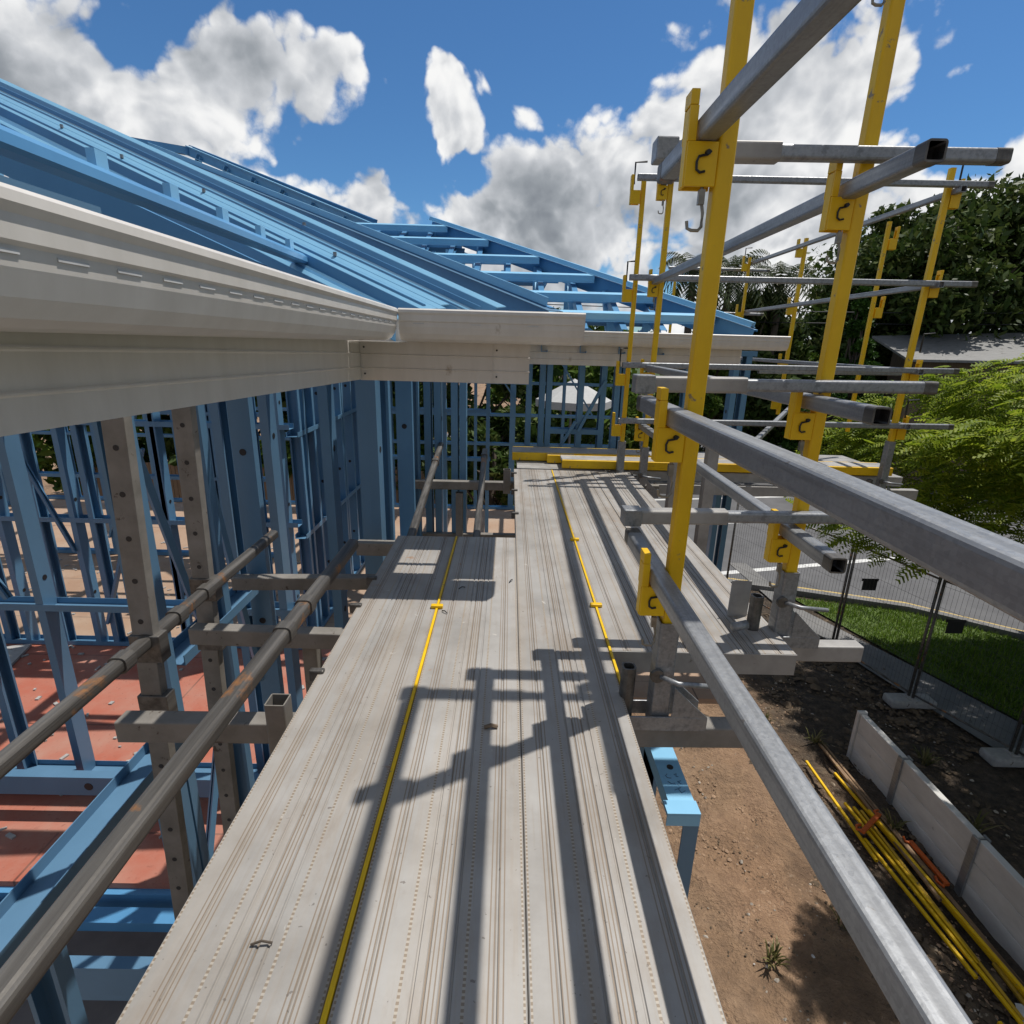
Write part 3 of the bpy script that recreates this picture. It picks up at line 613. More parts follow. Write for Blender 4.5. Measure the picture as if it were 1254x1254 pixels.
# valley: from the inner corner up to the ridge
vp = lambda t, dz=0: (.22 - t, 3.62 + t, .085 + m_ * t + dz)
root = thing('valley_rafter', 'long blue valley rafter rising left from the short gutter end to the ridge', 'rafter', vp(0), 'blue hip and valley rafters')
b = MB(); member(b, vp(.0, .05), vp(5.6, .05), .15, .05); b.build('rafter', 'blue', root, vp(0))
b = MB(); b.ext(vp(-.05, .12), vp(5.6, .12), rect(.14, .004)); b.build('valley_tray', 'blue_dark', root, vp(0))
b = MB(); b.ext(vp(.0, .155), vp(5.6, .155), rect(.012, .05)); b.build('tray_edge', 'blue_lit', root, vp(0))
# far wing: hip, ridge, front battens and trusses
hp = lambda t, dz=0: (1.46 - t, 3.70 + t, .055 + m_ * t + dz)
root = thing('hip_rafter', 'long blue hip rafter falling right to the far gutter end', 'rafter', hp(0), 'blue hip and valley rafters')
b = MB(); member(b, hp(-.05, .02), hp(2.25, .02), .12, .05); b.build('rafter', 'blue', root, hp(0))
b = MB(); b.ext(hp(-.05, .09), hp(2.25, .09), tophat(.05, .03, .02)); b.build('hip_batten', 'blue_lit', root, hp(0))
b = MB(); p = hp(0); b.ext((p[0] + .10, p[1] + .22, p[2] + .03), (p[0] - 2.1, p[1] + 2.42, p[2] + .03 + m_ * 2.2), rect(.05, .06)); b.build('side_flange', 'blue', root, hp(0))
R = hp(2.2)
lbs = ('lowest, right over the far gutter', 'second above the far gutter', 'third above the far gutter', 'fourth above the far gutter', 'fifth above the far gutter', 'topmost below the wing ridge')
for k, (t, lb) in enumerate(zip((.12, .45, .82, 1.22, 1.65, 2.05), lbs)):
    a = vp(t + .03, .03); b_ = hp(t, .05)
    batten((a[0], b_[1], b_[2]), (b_[0] - .02, b_[1], b_[2]), 'crosswise batten on the far wing face, ' + lb, .05, .045, Vector((0, -m_, 1)).normalized(), 'blue_lit')
for k, (t, dz, lb) in enumerate(((.30, -.03, 'low one over the far gutter'), (.64, -.03, 'second one up'), (1.03, -.03, 'third one up'), (1.44, -.03, 'fourth one up'), (1.86, -.03, 'highest one'))):
    a = vp(t + .03, 0); b_ = hp(t, .0)
    o = MB().ext((a[0] + .05, b_[1], b_[2] + dz), (b_[0] - .06, b_[1], b_[2] + dz), rect(.02, .022)).build('roof_batten', 'blue_lit' if k % 2 else 'blue', None, (a[0], b_[1], b_[2])); tag(o, 'slim cross member between the far wing battens, ' + lb, 'batten', 'slim cross members of the far wing')
o = MB(); member(o, (R[0], R[1], R[2]), (-1.93, R[1], R[2]), .1, .05); tag(o.build('ridge_beam', 'blue', None, R), 'blue ridge beam along the top of the far wing', 'ridge beam')
for x, lb in zip((-1.55, -1.3, -1.05, -.8, -.55, -.3, -.05, .2, .45, .7, .95), ('first by the valley', 'second by the valley', 'third by the valley', 'fourth, left of the ridge end', 'fifth, at the ridge end', 'sixth, right of the ridge end', 'seventh, in the middle of the hip', 'eighth, lower on the hip', 'ninth, halfway down the hip', 'tenth, low on the hip', 'last before the far gutter end')):
    ytop = min(5.9, 3.70 + (1.46 - x)); zt = .03 + m_ * (ytop - 3.70)
    yl = max(3.7, 3.62 + (.22 - x)) if x < .22 else 3.7; zlw = .045 + m_ * (yl - 3.66)
    web = [((x, yy, -.02), (x, yy, .045 + m_ * (yy - 3.66))) for yy in np.arange(yl + .35, ytop, .6)]
    web += [((x, yy, -.02), (x, min(yy + .6, ytop), .045 + m_ * (min(yy + .6, ytop) - 3.66))) for yy in np.arange(yl + .35, ytop - .2, .6)]
    web = [(tuple(map(float, a)), tuple(map(float, b_))) for a, b_ in web]
    pts = [('top_chord', (x, yl, zlw), (x, ytop, zt)), ('bottom_chord', (x, yl, -.02), (x, 8.6, -.02))]
    if ytop > 5.85: pts.append(('back_chord', (x, ytop, zt), (x, 8.7, zt - m_ * (8.7 - ytop))))
    truss(pts, web, 'blue truss running back under the far wing battens, ' + lb, .07, 'wing_truss', 'blue')
for y, lb in ((4.15, 'front girder truss'), (4.9, 'middle girder truss'), (5.6, 'rear girder truss')):
    x0, x1 = 1.46 - (y - 3.70), .22 - (y - 3.62); zt = .03 + m_ * (y - 3.70) - .06
    xs = np.linspace(x0, x1, 6)
    web = [((float(xs[i]), y, -.02 if i % 2 else zt), (float(xs[i + 1]), y, zt if i % 2 else -.02)) for i in range(5)] + [((float(q), y, -.02), (float(q), y, zt)) for q in xs[1:-1]]
    truss([('top_chord', (x0, y, zt), (x1, y, zt)), ('bottom_chord', (x0 + .1, y, -.02), (x1 - 1.5, y, -.02))], web, 'crosswise blue ' + lb + ' inside the far wing', .07, 'girder_truss', 'blue_dark')
# main roof hip truss behind, rising to the skyline
q0, q1 = Vector((-4.75, 9.3, 2.54)), Vector((-1.746, 7.6, 1.30))
def lerp(a, b, f): return a + (b - a) * f
d = Vector((0, 0, -.30)); web = [(tuple(lerp(q0, q1, f) + d), tuple(lerp(q0, q1, min(f + .05, 1)))) for f in (.03, .2, .36, .52, .68, .84)]
root = thing('hip_truss', 'blue double hip truss with short webs against the clouds above the valley', 'truss', q0, 'blue steel roof trusses')
for nm, a, b_, mm, w in (('top_chord', q0, q1, 'blue_lit', .12), ('bottom_chord', q0 + d, q1 + d, 'blue_lit', .09), ('top_batten', q0 + Vector((-.1, .3, .10)), q1 + Vector((0, .3, .10)), 'blue', .10)):  # chords and webs painted as lit edges though they face away from the sun
    b = MB(); member(b, a, b_, w, .06); b.build(nm, mm, root, a)
for a, b_ in web:
    b = MB(); member(b, a, b_, .09, .05); b.build('web', 'blue_lit', root, a)
b = MB(); member(b, q0 + Vector((.02, 0, 0)), q0 + Vector((-.75, -.55, -.02)), .10, .06); b.build('apex_link', 'blue', root, q0)

# ------------------------------------------------------------------ blue steel wall frames
def frame(name, label, axis, c, a0, a1, z0, z1, studs, noggins=(), braces=(), depth=.09, m='blue', holes=True, plates=True, group='blue steel wall frames'):
    """wall frame along axis 'x' or 'y' at coordinate c; studs = positions along the axis, or (pos, z0, z1)"""
    P = (lambda a, o, z: (a, c + o, z)) if axis == 'x' else (lambda a, o, z: (c + o, a, z))
    root = thing(name, label, 'wall frame', P(a0, 0, z0), group); h = depth / 2
    upn = (0, 1, 0) if axis == 'x' else (1, 0, 0)
    if plates:
        for nm, z, s in (('bottom_plate', z0, 1), ('top_plate', z1, -1)):
            b = MB(); o = [(-h, 0), (h, 0), (h, .035), (h - .002, .035), (h - .002, .002), (-h + .002, .002), (-h + .002, .035), (-h, .035)]
            n = len(o); vs = [P(a, q, z + s * r) for a in (a0, a1) for q, r in o]
            b.add(vs, [(i, (i + 1) % n, n + (i + 1) % n, n + i) for i in range(n)] + [tuple(range(n))[::-1], tuple(range(n, 2 * n))]); b.build(nm, m, root, P(a0, 0, z))
    for k, s in enumerate(studs):
        pos, za, zb = s if isinstance(s, tuple) else (s, z0, z1)
        b = MB(); fl = .04 if k % 2 else -.04
        pr = csec(depth - .004, .04)
        # web faces along the wall axis
        vs = []; n = len(pr)
        for z in (za + .003, zb - .003):
            for a, o in pr: vs.append(P(pos + (a if fl > 0 else -a), o, z))
        b.add(vs, [(i, (i + 1) % n, n + (i + 1) % n, n + i) for i in range(n)] + [tuple(range(n))[::-1], tuple(range(n, 2 * n))])
        st = b.build('stud', m, root, P(pos, 0, za))
        if holes:
            zz = za + .45; sg = -1 if fl > 0 else 1
            while zz < zb - .2:
                ctr = Vector(P(pos + sg * .0004, 0, zz)); dv = Vector(P(pos + sg * .0016, 0, zz)) - ctr
                MB().rod([ctr, ctr + dv], .014, 12).build('service_hole', 'black', st, ctr); zz += .75
    for z, x0, x1 in noggins:
        b = MB(); o = [(-h + .001, -.018), (h - .001, -.018), (h - .001, .018), (h - .004, .018), (h - .004, -.015), (-h + .004, -.015), (-h + .004, .018), (-h + .001, .018)]
        n = len(o); vs = [P(a, q * 1.03, z + r) for a in (x0, x1) for q, r in o]
        b.add(vs, [(i, (i + 1) % n, n + (i + 1) % n, n + i) for i in range(n)] + [tuple(range(n))[::-1], tuple(range(n, 2 * n))]); b.build('noggin', m, root, P(x0, 0, z))
    for (xa, za), (xb, zb) in braces:
        b = MB(); member(b, P(xa, -h - .004, za), P(xb, -h - .004, zb), .036, .02, P(0, 1, 0) if axis == 'x' else P(1, 0, 0)); b.build('brace', m, root, P(xa, 0, za))
    return root
ZT = -.02
# outer wall beside the scaffold, with a window opening at its near end
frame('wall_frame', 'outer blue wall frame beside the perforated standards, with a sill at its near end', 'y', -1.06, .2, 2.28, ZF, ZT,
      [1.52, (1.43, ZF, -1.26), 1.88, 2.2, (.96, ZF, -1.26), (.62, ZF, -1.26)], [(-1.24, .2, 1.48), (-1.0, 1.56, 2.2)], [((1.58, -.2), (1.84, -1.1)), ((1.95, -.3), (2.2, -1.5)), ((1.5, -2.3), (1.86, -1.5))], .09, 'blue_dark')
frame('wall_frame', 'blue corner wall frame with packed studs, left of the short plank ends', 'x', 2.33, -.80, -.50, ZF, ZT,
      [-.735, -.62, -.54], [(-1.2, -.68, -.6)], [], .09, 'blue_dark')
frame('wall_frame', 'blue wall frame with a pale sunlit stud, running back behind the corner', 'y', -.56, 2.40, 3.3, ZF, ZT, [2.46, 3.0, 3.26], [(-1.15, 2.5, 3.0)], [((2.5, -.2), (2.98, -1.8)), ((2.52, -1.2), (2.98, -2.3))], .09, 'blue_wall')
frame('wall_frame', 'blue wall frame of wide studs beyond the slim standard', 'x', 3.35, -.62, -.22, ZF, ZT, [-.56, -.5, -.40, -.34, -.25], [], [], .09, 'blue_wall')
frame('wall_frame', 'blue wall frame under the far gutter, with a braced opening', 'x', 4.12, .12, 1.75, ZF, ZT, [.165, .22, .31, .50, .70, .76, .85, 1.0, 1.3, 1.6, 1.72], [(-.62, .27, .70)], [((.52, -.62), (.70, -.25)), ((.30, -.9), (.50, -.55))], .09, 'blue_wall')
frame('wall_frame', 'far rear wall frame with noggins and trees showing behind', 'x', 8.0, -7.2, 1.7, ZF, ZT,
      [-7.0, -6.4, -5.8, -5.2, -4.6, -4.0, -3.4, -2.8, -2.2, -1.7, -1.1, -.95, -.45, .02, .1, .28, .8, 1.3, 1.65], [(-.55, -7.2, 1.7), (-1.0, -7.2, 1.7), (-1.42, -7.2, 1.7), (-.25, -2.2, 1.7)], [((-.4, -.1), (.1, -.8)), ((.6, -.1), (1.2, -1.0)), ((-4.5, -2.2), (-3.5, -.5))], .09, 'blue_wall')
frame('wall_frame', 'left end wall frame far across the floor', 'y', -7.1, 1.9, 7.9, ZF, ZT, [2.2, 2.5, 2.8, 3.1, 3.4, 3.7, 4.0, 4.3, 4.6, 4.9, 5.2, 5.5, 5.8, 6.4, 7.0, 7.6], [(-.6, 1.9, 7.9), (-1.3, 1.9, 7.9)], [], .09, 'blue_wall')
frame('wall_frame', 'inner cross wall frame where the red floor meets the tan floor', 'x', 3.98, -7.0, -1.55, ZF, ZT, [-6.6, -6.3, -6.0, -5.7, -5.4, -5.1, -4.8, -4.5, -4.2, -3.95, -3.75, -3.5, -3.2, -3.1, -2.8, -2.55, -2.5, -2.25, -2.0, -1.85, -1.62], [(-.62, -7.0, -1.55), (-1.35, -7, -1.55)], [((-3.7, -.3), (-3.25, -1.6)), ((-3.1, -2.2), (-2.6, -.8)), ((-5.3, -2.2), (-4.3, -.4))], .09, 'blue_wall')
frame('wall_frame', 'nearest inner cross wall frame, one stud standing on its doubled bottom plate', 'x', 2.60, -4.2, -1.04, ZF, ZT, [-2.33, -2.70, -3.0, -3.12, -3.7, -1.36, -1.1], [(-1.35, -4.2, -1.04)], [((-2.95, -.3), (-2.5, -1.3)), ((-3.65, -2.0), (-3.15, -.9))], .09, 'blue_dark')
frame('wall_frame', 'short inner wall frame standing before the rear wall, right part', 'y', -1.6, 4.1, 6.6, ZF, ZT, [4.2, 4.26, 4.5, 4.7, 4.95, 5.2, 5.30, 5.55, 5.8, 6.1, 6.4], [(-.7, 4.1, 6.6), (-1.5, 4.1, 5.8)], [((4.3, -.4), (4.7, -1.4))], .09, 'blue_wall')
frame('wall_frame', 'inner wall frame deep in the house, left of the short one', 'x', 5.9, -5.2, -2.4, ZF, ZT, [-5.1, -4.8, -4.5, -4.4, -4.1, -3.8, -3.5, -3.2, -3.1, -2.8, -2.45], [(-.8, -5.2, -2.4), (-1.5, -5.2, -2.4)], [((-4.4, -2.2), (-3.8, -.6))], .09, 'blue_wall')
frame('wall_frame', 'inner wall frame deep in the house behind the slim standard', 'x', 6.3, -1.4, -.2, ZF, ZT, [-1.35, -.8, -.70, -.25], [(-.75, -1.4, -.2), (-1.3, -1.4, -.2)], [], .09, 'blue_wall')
# low rim frame at the void edge and floor edge joists
def joist(p0, p1, label, w=.12, f=.045, m='blue_dark', holes=0, name='floor_joist'):
    root = thing(name, label, 'joist', p0, 'blue floor edge joists'); p0, p1 = Vector(p0), Vector(p1)
    b = MB(); b.ext(p0, p1, csec(w, f, .003, .015)); b.build('channel', m, root, p0)
    d = (p1 - p0)
    for i in range(holes):
        c = p0 + d * ((i + .5) / holes); MB().rod([c + Vector((0, -.0015, 0)), c + Vector((0, .001, 0))], .022, 14).build('service_hole', 'black', root, c)
    return root
joist((-1.06, 2.30, -2.22), (-4.5, 2.30, -2.22), 'blue grey joist with a round hole just before the doubled plate', .11, .05, 'blue_dark', 5)
joist((-1.05, 2.42, -2.33), (-4.5, 2.42, -2.33), 'blue joist packed against the doubled plate', .06, .06, 'blue')
joist((-1.05, 1.90, -2.50), (-4.5, 1.90, -2.50), 'blue edge joist under the red floor front', .13, .05, 'blue')
joist((-1.05, 1.78, -2.47), (-4.5, 1.78, -2.47), 'doubled blue edge joist in front of the red floor', .05, .07, 'blue')
joist((-1.05, 1.66, -2.62), (-4.5, 1.66, -2.62), 'grey blue rim joist over the lower storey', .16, .05, 'blue_dark')
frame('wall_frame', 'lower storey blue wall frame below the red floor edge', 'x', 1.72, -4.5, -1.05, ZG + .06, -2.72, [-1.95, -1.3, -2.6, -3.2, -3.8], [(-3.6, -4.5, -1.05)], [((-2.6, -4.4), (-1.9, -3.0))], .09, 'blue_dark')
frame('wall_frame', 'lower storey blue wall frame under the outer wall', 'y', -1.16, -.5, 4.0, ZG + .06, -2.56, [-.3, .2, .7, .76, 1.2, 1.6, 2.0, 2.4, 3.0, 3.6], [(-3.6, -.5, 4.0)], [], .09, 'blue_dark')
# floor and slab
struct(MB().box(-7.3, -1.0, 1.93, 4.02, ZF - .045, ZF - .004).build('floor', 'floor_red', None, (-4, 3, ZF)))
b = MB(); b.box(-7.3, -1.0, 4.024, 8.1, ZF - .045, ZF - .004); b.box(-.998, 1.75, 3.4, 8.1, ZF - .045, ZF - .004); b.box(-.998, -.45, 2.3, 3.397, ZF - .045, ZF - .004)
struct(b.build('floor', 'floor_tan', None, (-4, 6, ZF)))
struct(MB().box(-7.4, -.9, -1.5, 8.2, ZG - .2, ZG + .06).build('concrete_slab', 'slab', None, (-4, 3, ZG)))
random.seed(77); b = MB()
for k in range(420):
    x, y = random.uniform(-5, -1.2), random.uniform(2.0, 6.5); sx, sy, a = random.uniform(.004, .03), random.uniform(.004, .012), random.uniform(0, 3.14); ca, sa = math.cos(a), math.sin(a)
    v = [(x + u * sx * ca - w * sy * sa, y + u * sx * sa + w * sy * ca, ZF + zz) for zz in (-.004, .006) for u, w in ((-1, -1), (1, -1), (1, 1), (-1, 1))]
    b.add(v, [(3, 2, 1, 0), (4, 5, 6, 7), (0, 1, 5, 4), (1, 2, 6, 5), (2, 3, 7, 6), (3, 0, 4, 7)])
o = b.build('floor_debris', 'plastic'); o['kind'] = 'stuff'
# rusty prop behind the second standard
o = MB().rod([(-.82, 1.55, -2.6), (-.74, 1.62, -1.35)], .03, 12).build('rusty_prop', worn('rusty_steel', (.30, .17, .11), (.14, .08, .05), (.07, .05, .04), .58, .8, 0, (1, 1, 1), 6, 20, .5), None, (-.8, 1.55, -2), 0, True); tag(o, 'rust spotted steel prop leaning between the standards', 'prop')
# grey boards on the floor
for p, s, a, lb in (((-3.9, 3.6, ZF), (.5, .5), .3, 'pale sheet offcut lying on the red floor by the cross wall'), ((-1.75, 2.9, ZF), (.09, .9), -.6, 'pale board lying on the red floor beside the standard')):
    b = MB(); ca, sa = math.cos(a), math.sin(a); vs = [(p[0] + u * s[0] * ca - v * s[1] * sa, p[1] + u * s[0] * sa + v * s[1] * ca, ZF + z) for z in (0, .018) for u, v in ((-.5, -.5), (.5, -.5), (.5, .5), (-.5, .5))]
    b.add(vs, [(3, 2, 1, 0), (4, 5, 6, 7), (0, 1, 5, 4), (1, 2, 6, 5), (2, 3, 7, 6), (3, 0, 4, 7)]); tag(b.build('floor_offcut', 'plastic', None, p), lb, 'offcut')

# blue frame standing against the scaffold, with pen marks
root = thing('steel_frame', 'blue steel frame with sunlit pale top and pen marks standing beside the deck edge', 'steel frame', (.45, 1.2, ZG))
xa, xb = .362, .418
b = MB(); b.box(xa, xb, 0.955, 1.205, -.936, -.932); b.box(xa, xa + .003, 0.955, 1.205, -.97, -.9365); b.box(xb - .003, xb, 0.955, 1.205, -.97, -.9365); b.build('top_plate', 'blue_lit', root, (.39, 1.05, -.93))  # sun on the top faces is put into their colour
b = MB(); b.box(xa - .012, xb + .002, 0.918, 0.9535, -.932, -.928); b.box(xa - .012, xb + .002, 0.918, 0.921, -.960, -.9325); b.build('end_bracket', 'blue_lit', root, (.39, .91, -.93))
b = MB(); b.box(xb - .030, xb + .003, 0.922, 0.926, ZG, -.9335); b.box(xb, xb + .003, 0.9265, 0.953, ZG, -.9335); b.build('leg', 'blue_dark', root, (.40, .91, ZG))
b = MB(); b.box(xa, xa + .045, 1.198, 1.202, ZG, -.9705); b.box(xb - .045, xb, 1.198, 1.202, ZG, -.9705); b.build('leg', 'blue_dark', root, (.39, 1.20, ZG))
b = MB(); b.box(xa - .03, xb - .047, 0.92, 0.924, -1.9, -1.86); b.build('cross_rail', 'blue', root, (.39, .91, -1.9))
b = MB(); b.rod([(.393, 1.055, -.9325), (.393, 1.055, -.9305)], .0075, 14); b.build('plate_hole', 'black', root, (.39, 1.05, -.93))
b = MB()
def pen(pts):
    b.rod([(.391 + u * .022, 1.008 + v * .025, -.9312) for u, v in pts], .0010, 5)
pen([(-.5, 1.0), (-.7, .8), (-.6, .55), (-.2, .5)]); pen([(.2, .95), (.5, 1.05), (.35, .75), (.6, .7)])
pen([(-.7, .1), (-.4, -.15), (0, -.1)]); pen([(.7, .2), (.3, .1), (.6, -.15), (.2, -.3)])
pen([(-.3, -.9), (.1, -.75), (.3, -1.2), (.75, -.95)]); pen([(.1, -.75), (.4, -.6)])
b.build('pen_marks', 'blue_dark', root, (.39, 1.0, -.93))

# ------------------------------------------------------------------ ground, road, path
def axis(dense0, dense1, step, lo, hi):
    a = list(np.arange(dense0, dense1, step)); q = step; v = dense1
    while v < hi: a.append(v); q *= 1.35; v += q
    a.append(hi); q = step; v = dense0; pre = []
    while v > lo: q *= 1.35; v -= q; pre.append(max(v, lo))
    return np.array(pre[::-1] + a)
gx, gy = axis(.3, 7.2, .055, -700, 700), axis(1.2, 9.0, .055, -300, 900)
vs = []
for y in gy:
    for x in gx:
        z = ZG
        if -.5 < x < 8 and 0 < y < 10:
            k = 1. if x < 4.9 else max(0, 1 - (x - 4.9) / .5)
            p = Vector((x, y, 3.1))
            z += k * (.045 * mnoise.noise(p * 1.9 + Vector((4, 1, 0))) + .055 * mnoise.noise(p * 1.1) + .035 * mnoise.noise(p * 3.1) + .022 * mnoise.noise(p * 7.3) + .018 * abs(mnoise.noise(p * 13.)))
            if x > 4.42: z += .0
        vs.append((x, y, z - .02))
nx, ny = len(gx), len(gy)
b = MB(); b.v = vs; b.f = [(j * nx + i, j * nx + i + 1, (j + 1) * nx + i + 1, (j + 1) * nx + i) for j in range(ny - 1) for i in range(nx - 1)]
g = struct(b.build('ground', 'dirt', None, (0, 0, 0), 0, True))
def sheet(name, pts, z, m, thick=0):
    b = MB(); n = len(pts)
    if thick:
        b.add([(x, y, zz) for zz in (z - thick, z) for x, y in pts], [tuple(range(n))[::-1], tuple(range(n, 2 * n))] + [(i, (i + 1) % n, n + (i + 1) % n, n + i) for i in range(n)])
    else: b.add([(x, y, z) for x, y in pts], [tuple(range(n))])
    return struct(b.build(name, m, None, (pts[0][0], pts[0][1], z)))
# the kerb line runs from the far left of the verge down to the right
kl = [(-6, 15.2), (3.5, 11.25), (6.15, 10.45), (7.9, 9.85), (9.15, 8.9), (14, 5.2), (30, -6)]
off = lambda l, d: [(x + d * .45, y + d * .9) for x, y in l]
sheet('road', kl + [(60, -6), (60, 24), (-6, 30)], ZG + .008, 'asphalt')
k1 = off(kl, -.16)
b = MB()
for (a, c), (p, q) in zip(zip(kl, kl[1:]), zip(k1, k1[1:])):
    zs = (ZG - .05, ZG + .10)
    v = [(*a, zs[0]), (*c, zs[0]), (*q, zs[0]), (*p, zs[0]), (*a, zs[1]), (*c, zs[1]), (*q, zs[1]), (*p, zs[1])]
    b.add(v, [(3, 2, 1, 0), (4, 5, 6, 7), (0, 1, 5, 4), (1, 2, 6, 5), (2, 3, 7, 6), (3, 0, 4, 7)])
struct(b.build('kerb', 'path', None, (6, 10, ZG)))
b = MB()
kk, k2 = off(kl, .10), off(kl, .28)
for a, c, q, p in zip(kk, kk[1:], k2[1:], k2): b.add([(*a, ZG + .013), (*c, ZG + .013), (*q, ZG + .013), (*p, ZG + .013)], [(0, 1, 2, 3)])
struct(b.build('road_edge_line', 'kerb', None, (6, 10, ZG)))
def line(p0, p1, w, name='road_marking'):
    p0, p1 = Vector(p0), Vector(p1); d = (p1 - p0).normalized(); n = Vector((-d.y, d.x)) * w / 2
    return sheet(name, [tuple(p0 - n), tuple(p1 - n), tuple(p1 + n), tuple(p0 + n)], ZG + .013, 'white')
line((4.6, 11.32), (10.6, 12.85), .17)
line((3.2, 14.6), (8.5, 15.4), .14); line((4.5, 17.3), (12, 18.6), .14); line((8.5, 21.5), (14, 20.5), .3)
sheet('footpath', [(5.2, 12), (5.35, 9.4), (5.75, 7.6), (6.35, 5.6), (7.2, 2.6), (8.6, 2.6), (7.35, 5.6), (6.55, 7.7), (5.75, 9.6), (5.6, 12)], ZG + .02, 'path')
verge = [(5.8, 10.2), (6.6, 7.75), (7.4, 5.65), (8.6, 2.7), (15, 2.7), (13.2, 5.5), (8.95, 8.75), (7.75, 9.65)]
vg = sheet('lawn', verge, ZG + .012, worn('lawn_soil', (.09, .14, .025), (.05, .08, .015), (.15, .12, .06), .66, .9, 0, (1, 1, 1), 4, 12, .4))
def inside(x, y, poly):
    c = False; j = len(poly) - 1
    for i in range(len(poly)):
        (xi, yi), (xj, yj) = poly[i], poly[j]
        if (yi > y) != (yj > y) and x < (xj - xi) * (y - yi) / (yj - yi) + xi: c = not c
        j = i
    return c
def blades(name, poly, n, h, m, x0, x1, y0, y1, keep=None):
    b = MB(); k = 0
    while k < n:
        x, y = random.uniform(x0, x1), random.uniform(y0, y1)
        if not inside(x, y, poly): k += .2; continue
        q = mnoise.noise(Vector((x * 1.7, y * 1.7, 0)))
        if keep and q < keep: k += .3; continue
        hh = h * random.uniform(.5, 1.3) * (1 + .5 * q); a = random.uniform(0, 6.28); w = .006 + h * .05; lx, ly = random.gauss(0, .4) * hh, random.gauss(0, .4) * hh
        dx, dy = math.cos(a) * w, math.sin(a) * w; z = ZG
        b.add([(x - dx, y - dy, z), (x + dx, y + dy, z), (x + lx, y + ly, z + hh)], [(0, 1, 2)]); k += 1
    o = b.build(name, m); o['kind'] = 'stuff'; o['label'] = 'green grass on the verge'; return o
blades('grass', verge, 42000, .075, 'grass', 5.6, 11.5, 3.8, 10.4)

# rubble and leaf litter over the dirt yard
def rubble(name, n, x0, x1, y0, y1, smin, smax, m, keepn, flat=.6, seed=1):
    random.seed(seed); b = MB(); k = 0
    while k < n:
        x, y = random.uniform(x0, x1), random.uniform(y0, y1)
        if mnoise.noise(Vector((x * .8, y * .8, seed))) < keepn: k += .25; continue
        p = Vector((x, y, 3.1)); z = ZG - .02 + .055 * mnoise.noise(p * 1.1) + .035 * mnoise.noise(p * 3.1) + .022 * mnoise.noise(p * 7.3) + .018 * abs(mnoise.noise(p * 13.))
        s = random.uniform(smin, smax) * random.uniform(.4, 1.0); ax = [s * random.uniform(.6, 1.4) for _ in range(3)]; ax[2] *= flat; a = random.uniform(0, 3.14)
        vs = []
        for vx, vy, vz in ((1, 0, 0), (.3, .9, .1), (-.8, .5, 0), (-.8, -.6, .1), (.3, -.9, 0), (.2, .1, 1), (-.3, -.2, .9), (0, 0, -.6)):
            r = random.uniform(.8, 1.2); X, Y_ = vx * ax[0] * r, vy * ax[1] * r
            vs.append((x + X * math.cos(a) - Y_ * math.sin(a), y + X * math.sin(a) + Y_ * math.cos(a), z + vz * ax[2] * r))
        b.add(vs, [(0, 1, 5), (1, 2, 5), (2, 6, 5), (2, 3, 6), (3, 4, 6), (4, 0, 5), (4, 5, 6), (1, 0, 7), (2, 1, 7), (3, 2, 7), (4, 3, 7), (0, 4, 7)]); k += 1
    o = b.build(name, m); o['kind'] = 'stuff'; return o
M['clod'] = worn('soil_clods', (.40, .27, .175), (.30, .195, .125), (.22, .14, .09), .68, .95, 0, (1, 1, 1), 3, 3, .5)
M['litter'] = worn('leaf_litter', (.17, .12, .075), (.05, .036, .024), (.33, .27, .20), .62, .9, 0, (1, 1, 1), 5, 6, .5)
M['stone'] = worn('pale_stones', (.48, .43, .37), (.30, .26, .21), (.55, .54, .52), .6, .9, 0, (1, 1, 1), 3, 3, .3)
rubble('soil_clods', 6500, .4, 4.3, 1.6, 9.0, .005, .026, 'clod', -.15, .6, 2)
rubble('leaf_litter', 5200, 3.0, 6.3, 2.4, 9.5, .012, .06, 'litter', -.25, .35, 3)
rubble('dry_leaves', 5200, .5, 4.4, 1.7, 9.0, .004, .017, 'litter', -.5, .25, 8)
rubble('gravel', 900, .5, 5.6, 1.7, 9.0, .006, .028, 'stone', -.3, .7, 4)
rubble('shaded_rubble', 260, 2.0, 5.6, 6.0, 9.6, .05, .13, 'litter', -.2, .5, 6)
random.seed(11)
for x, y, s, lb in ((1.62, 4.05, .022, 'white paper scrap on the dirt beside the deck'), (2.62, 3.30, .018, 'small pale scrap on the dirt near the weed'), (4.05, 2.85, .12, 'white plastic sheet scrap at the end of the pole bundle')):
    b = MB(); n = 7; z = ZG + .03
    pts = [(x + s * random.uniform(.6, 1.2) * math.cos(k * 6.28 / n), y + s * random.uniform(.6, 1.2) * math.sin(k * 6.28 / n), z - .012 + random.uniform(0, s * .3)) for k in range(n)] + [(x, y, z + s * .18), (x, y, z - .01)]
    b.add(pts, [(k, (k + 1) % n, n) for k in range(n)] + [((k + 1) % n, k, n + 1) for k in range(n)]); tag(b.build('paper_scrap', 'paper', None, (x, y, z)), lb, 'scrap', 'scraps on the dirt')
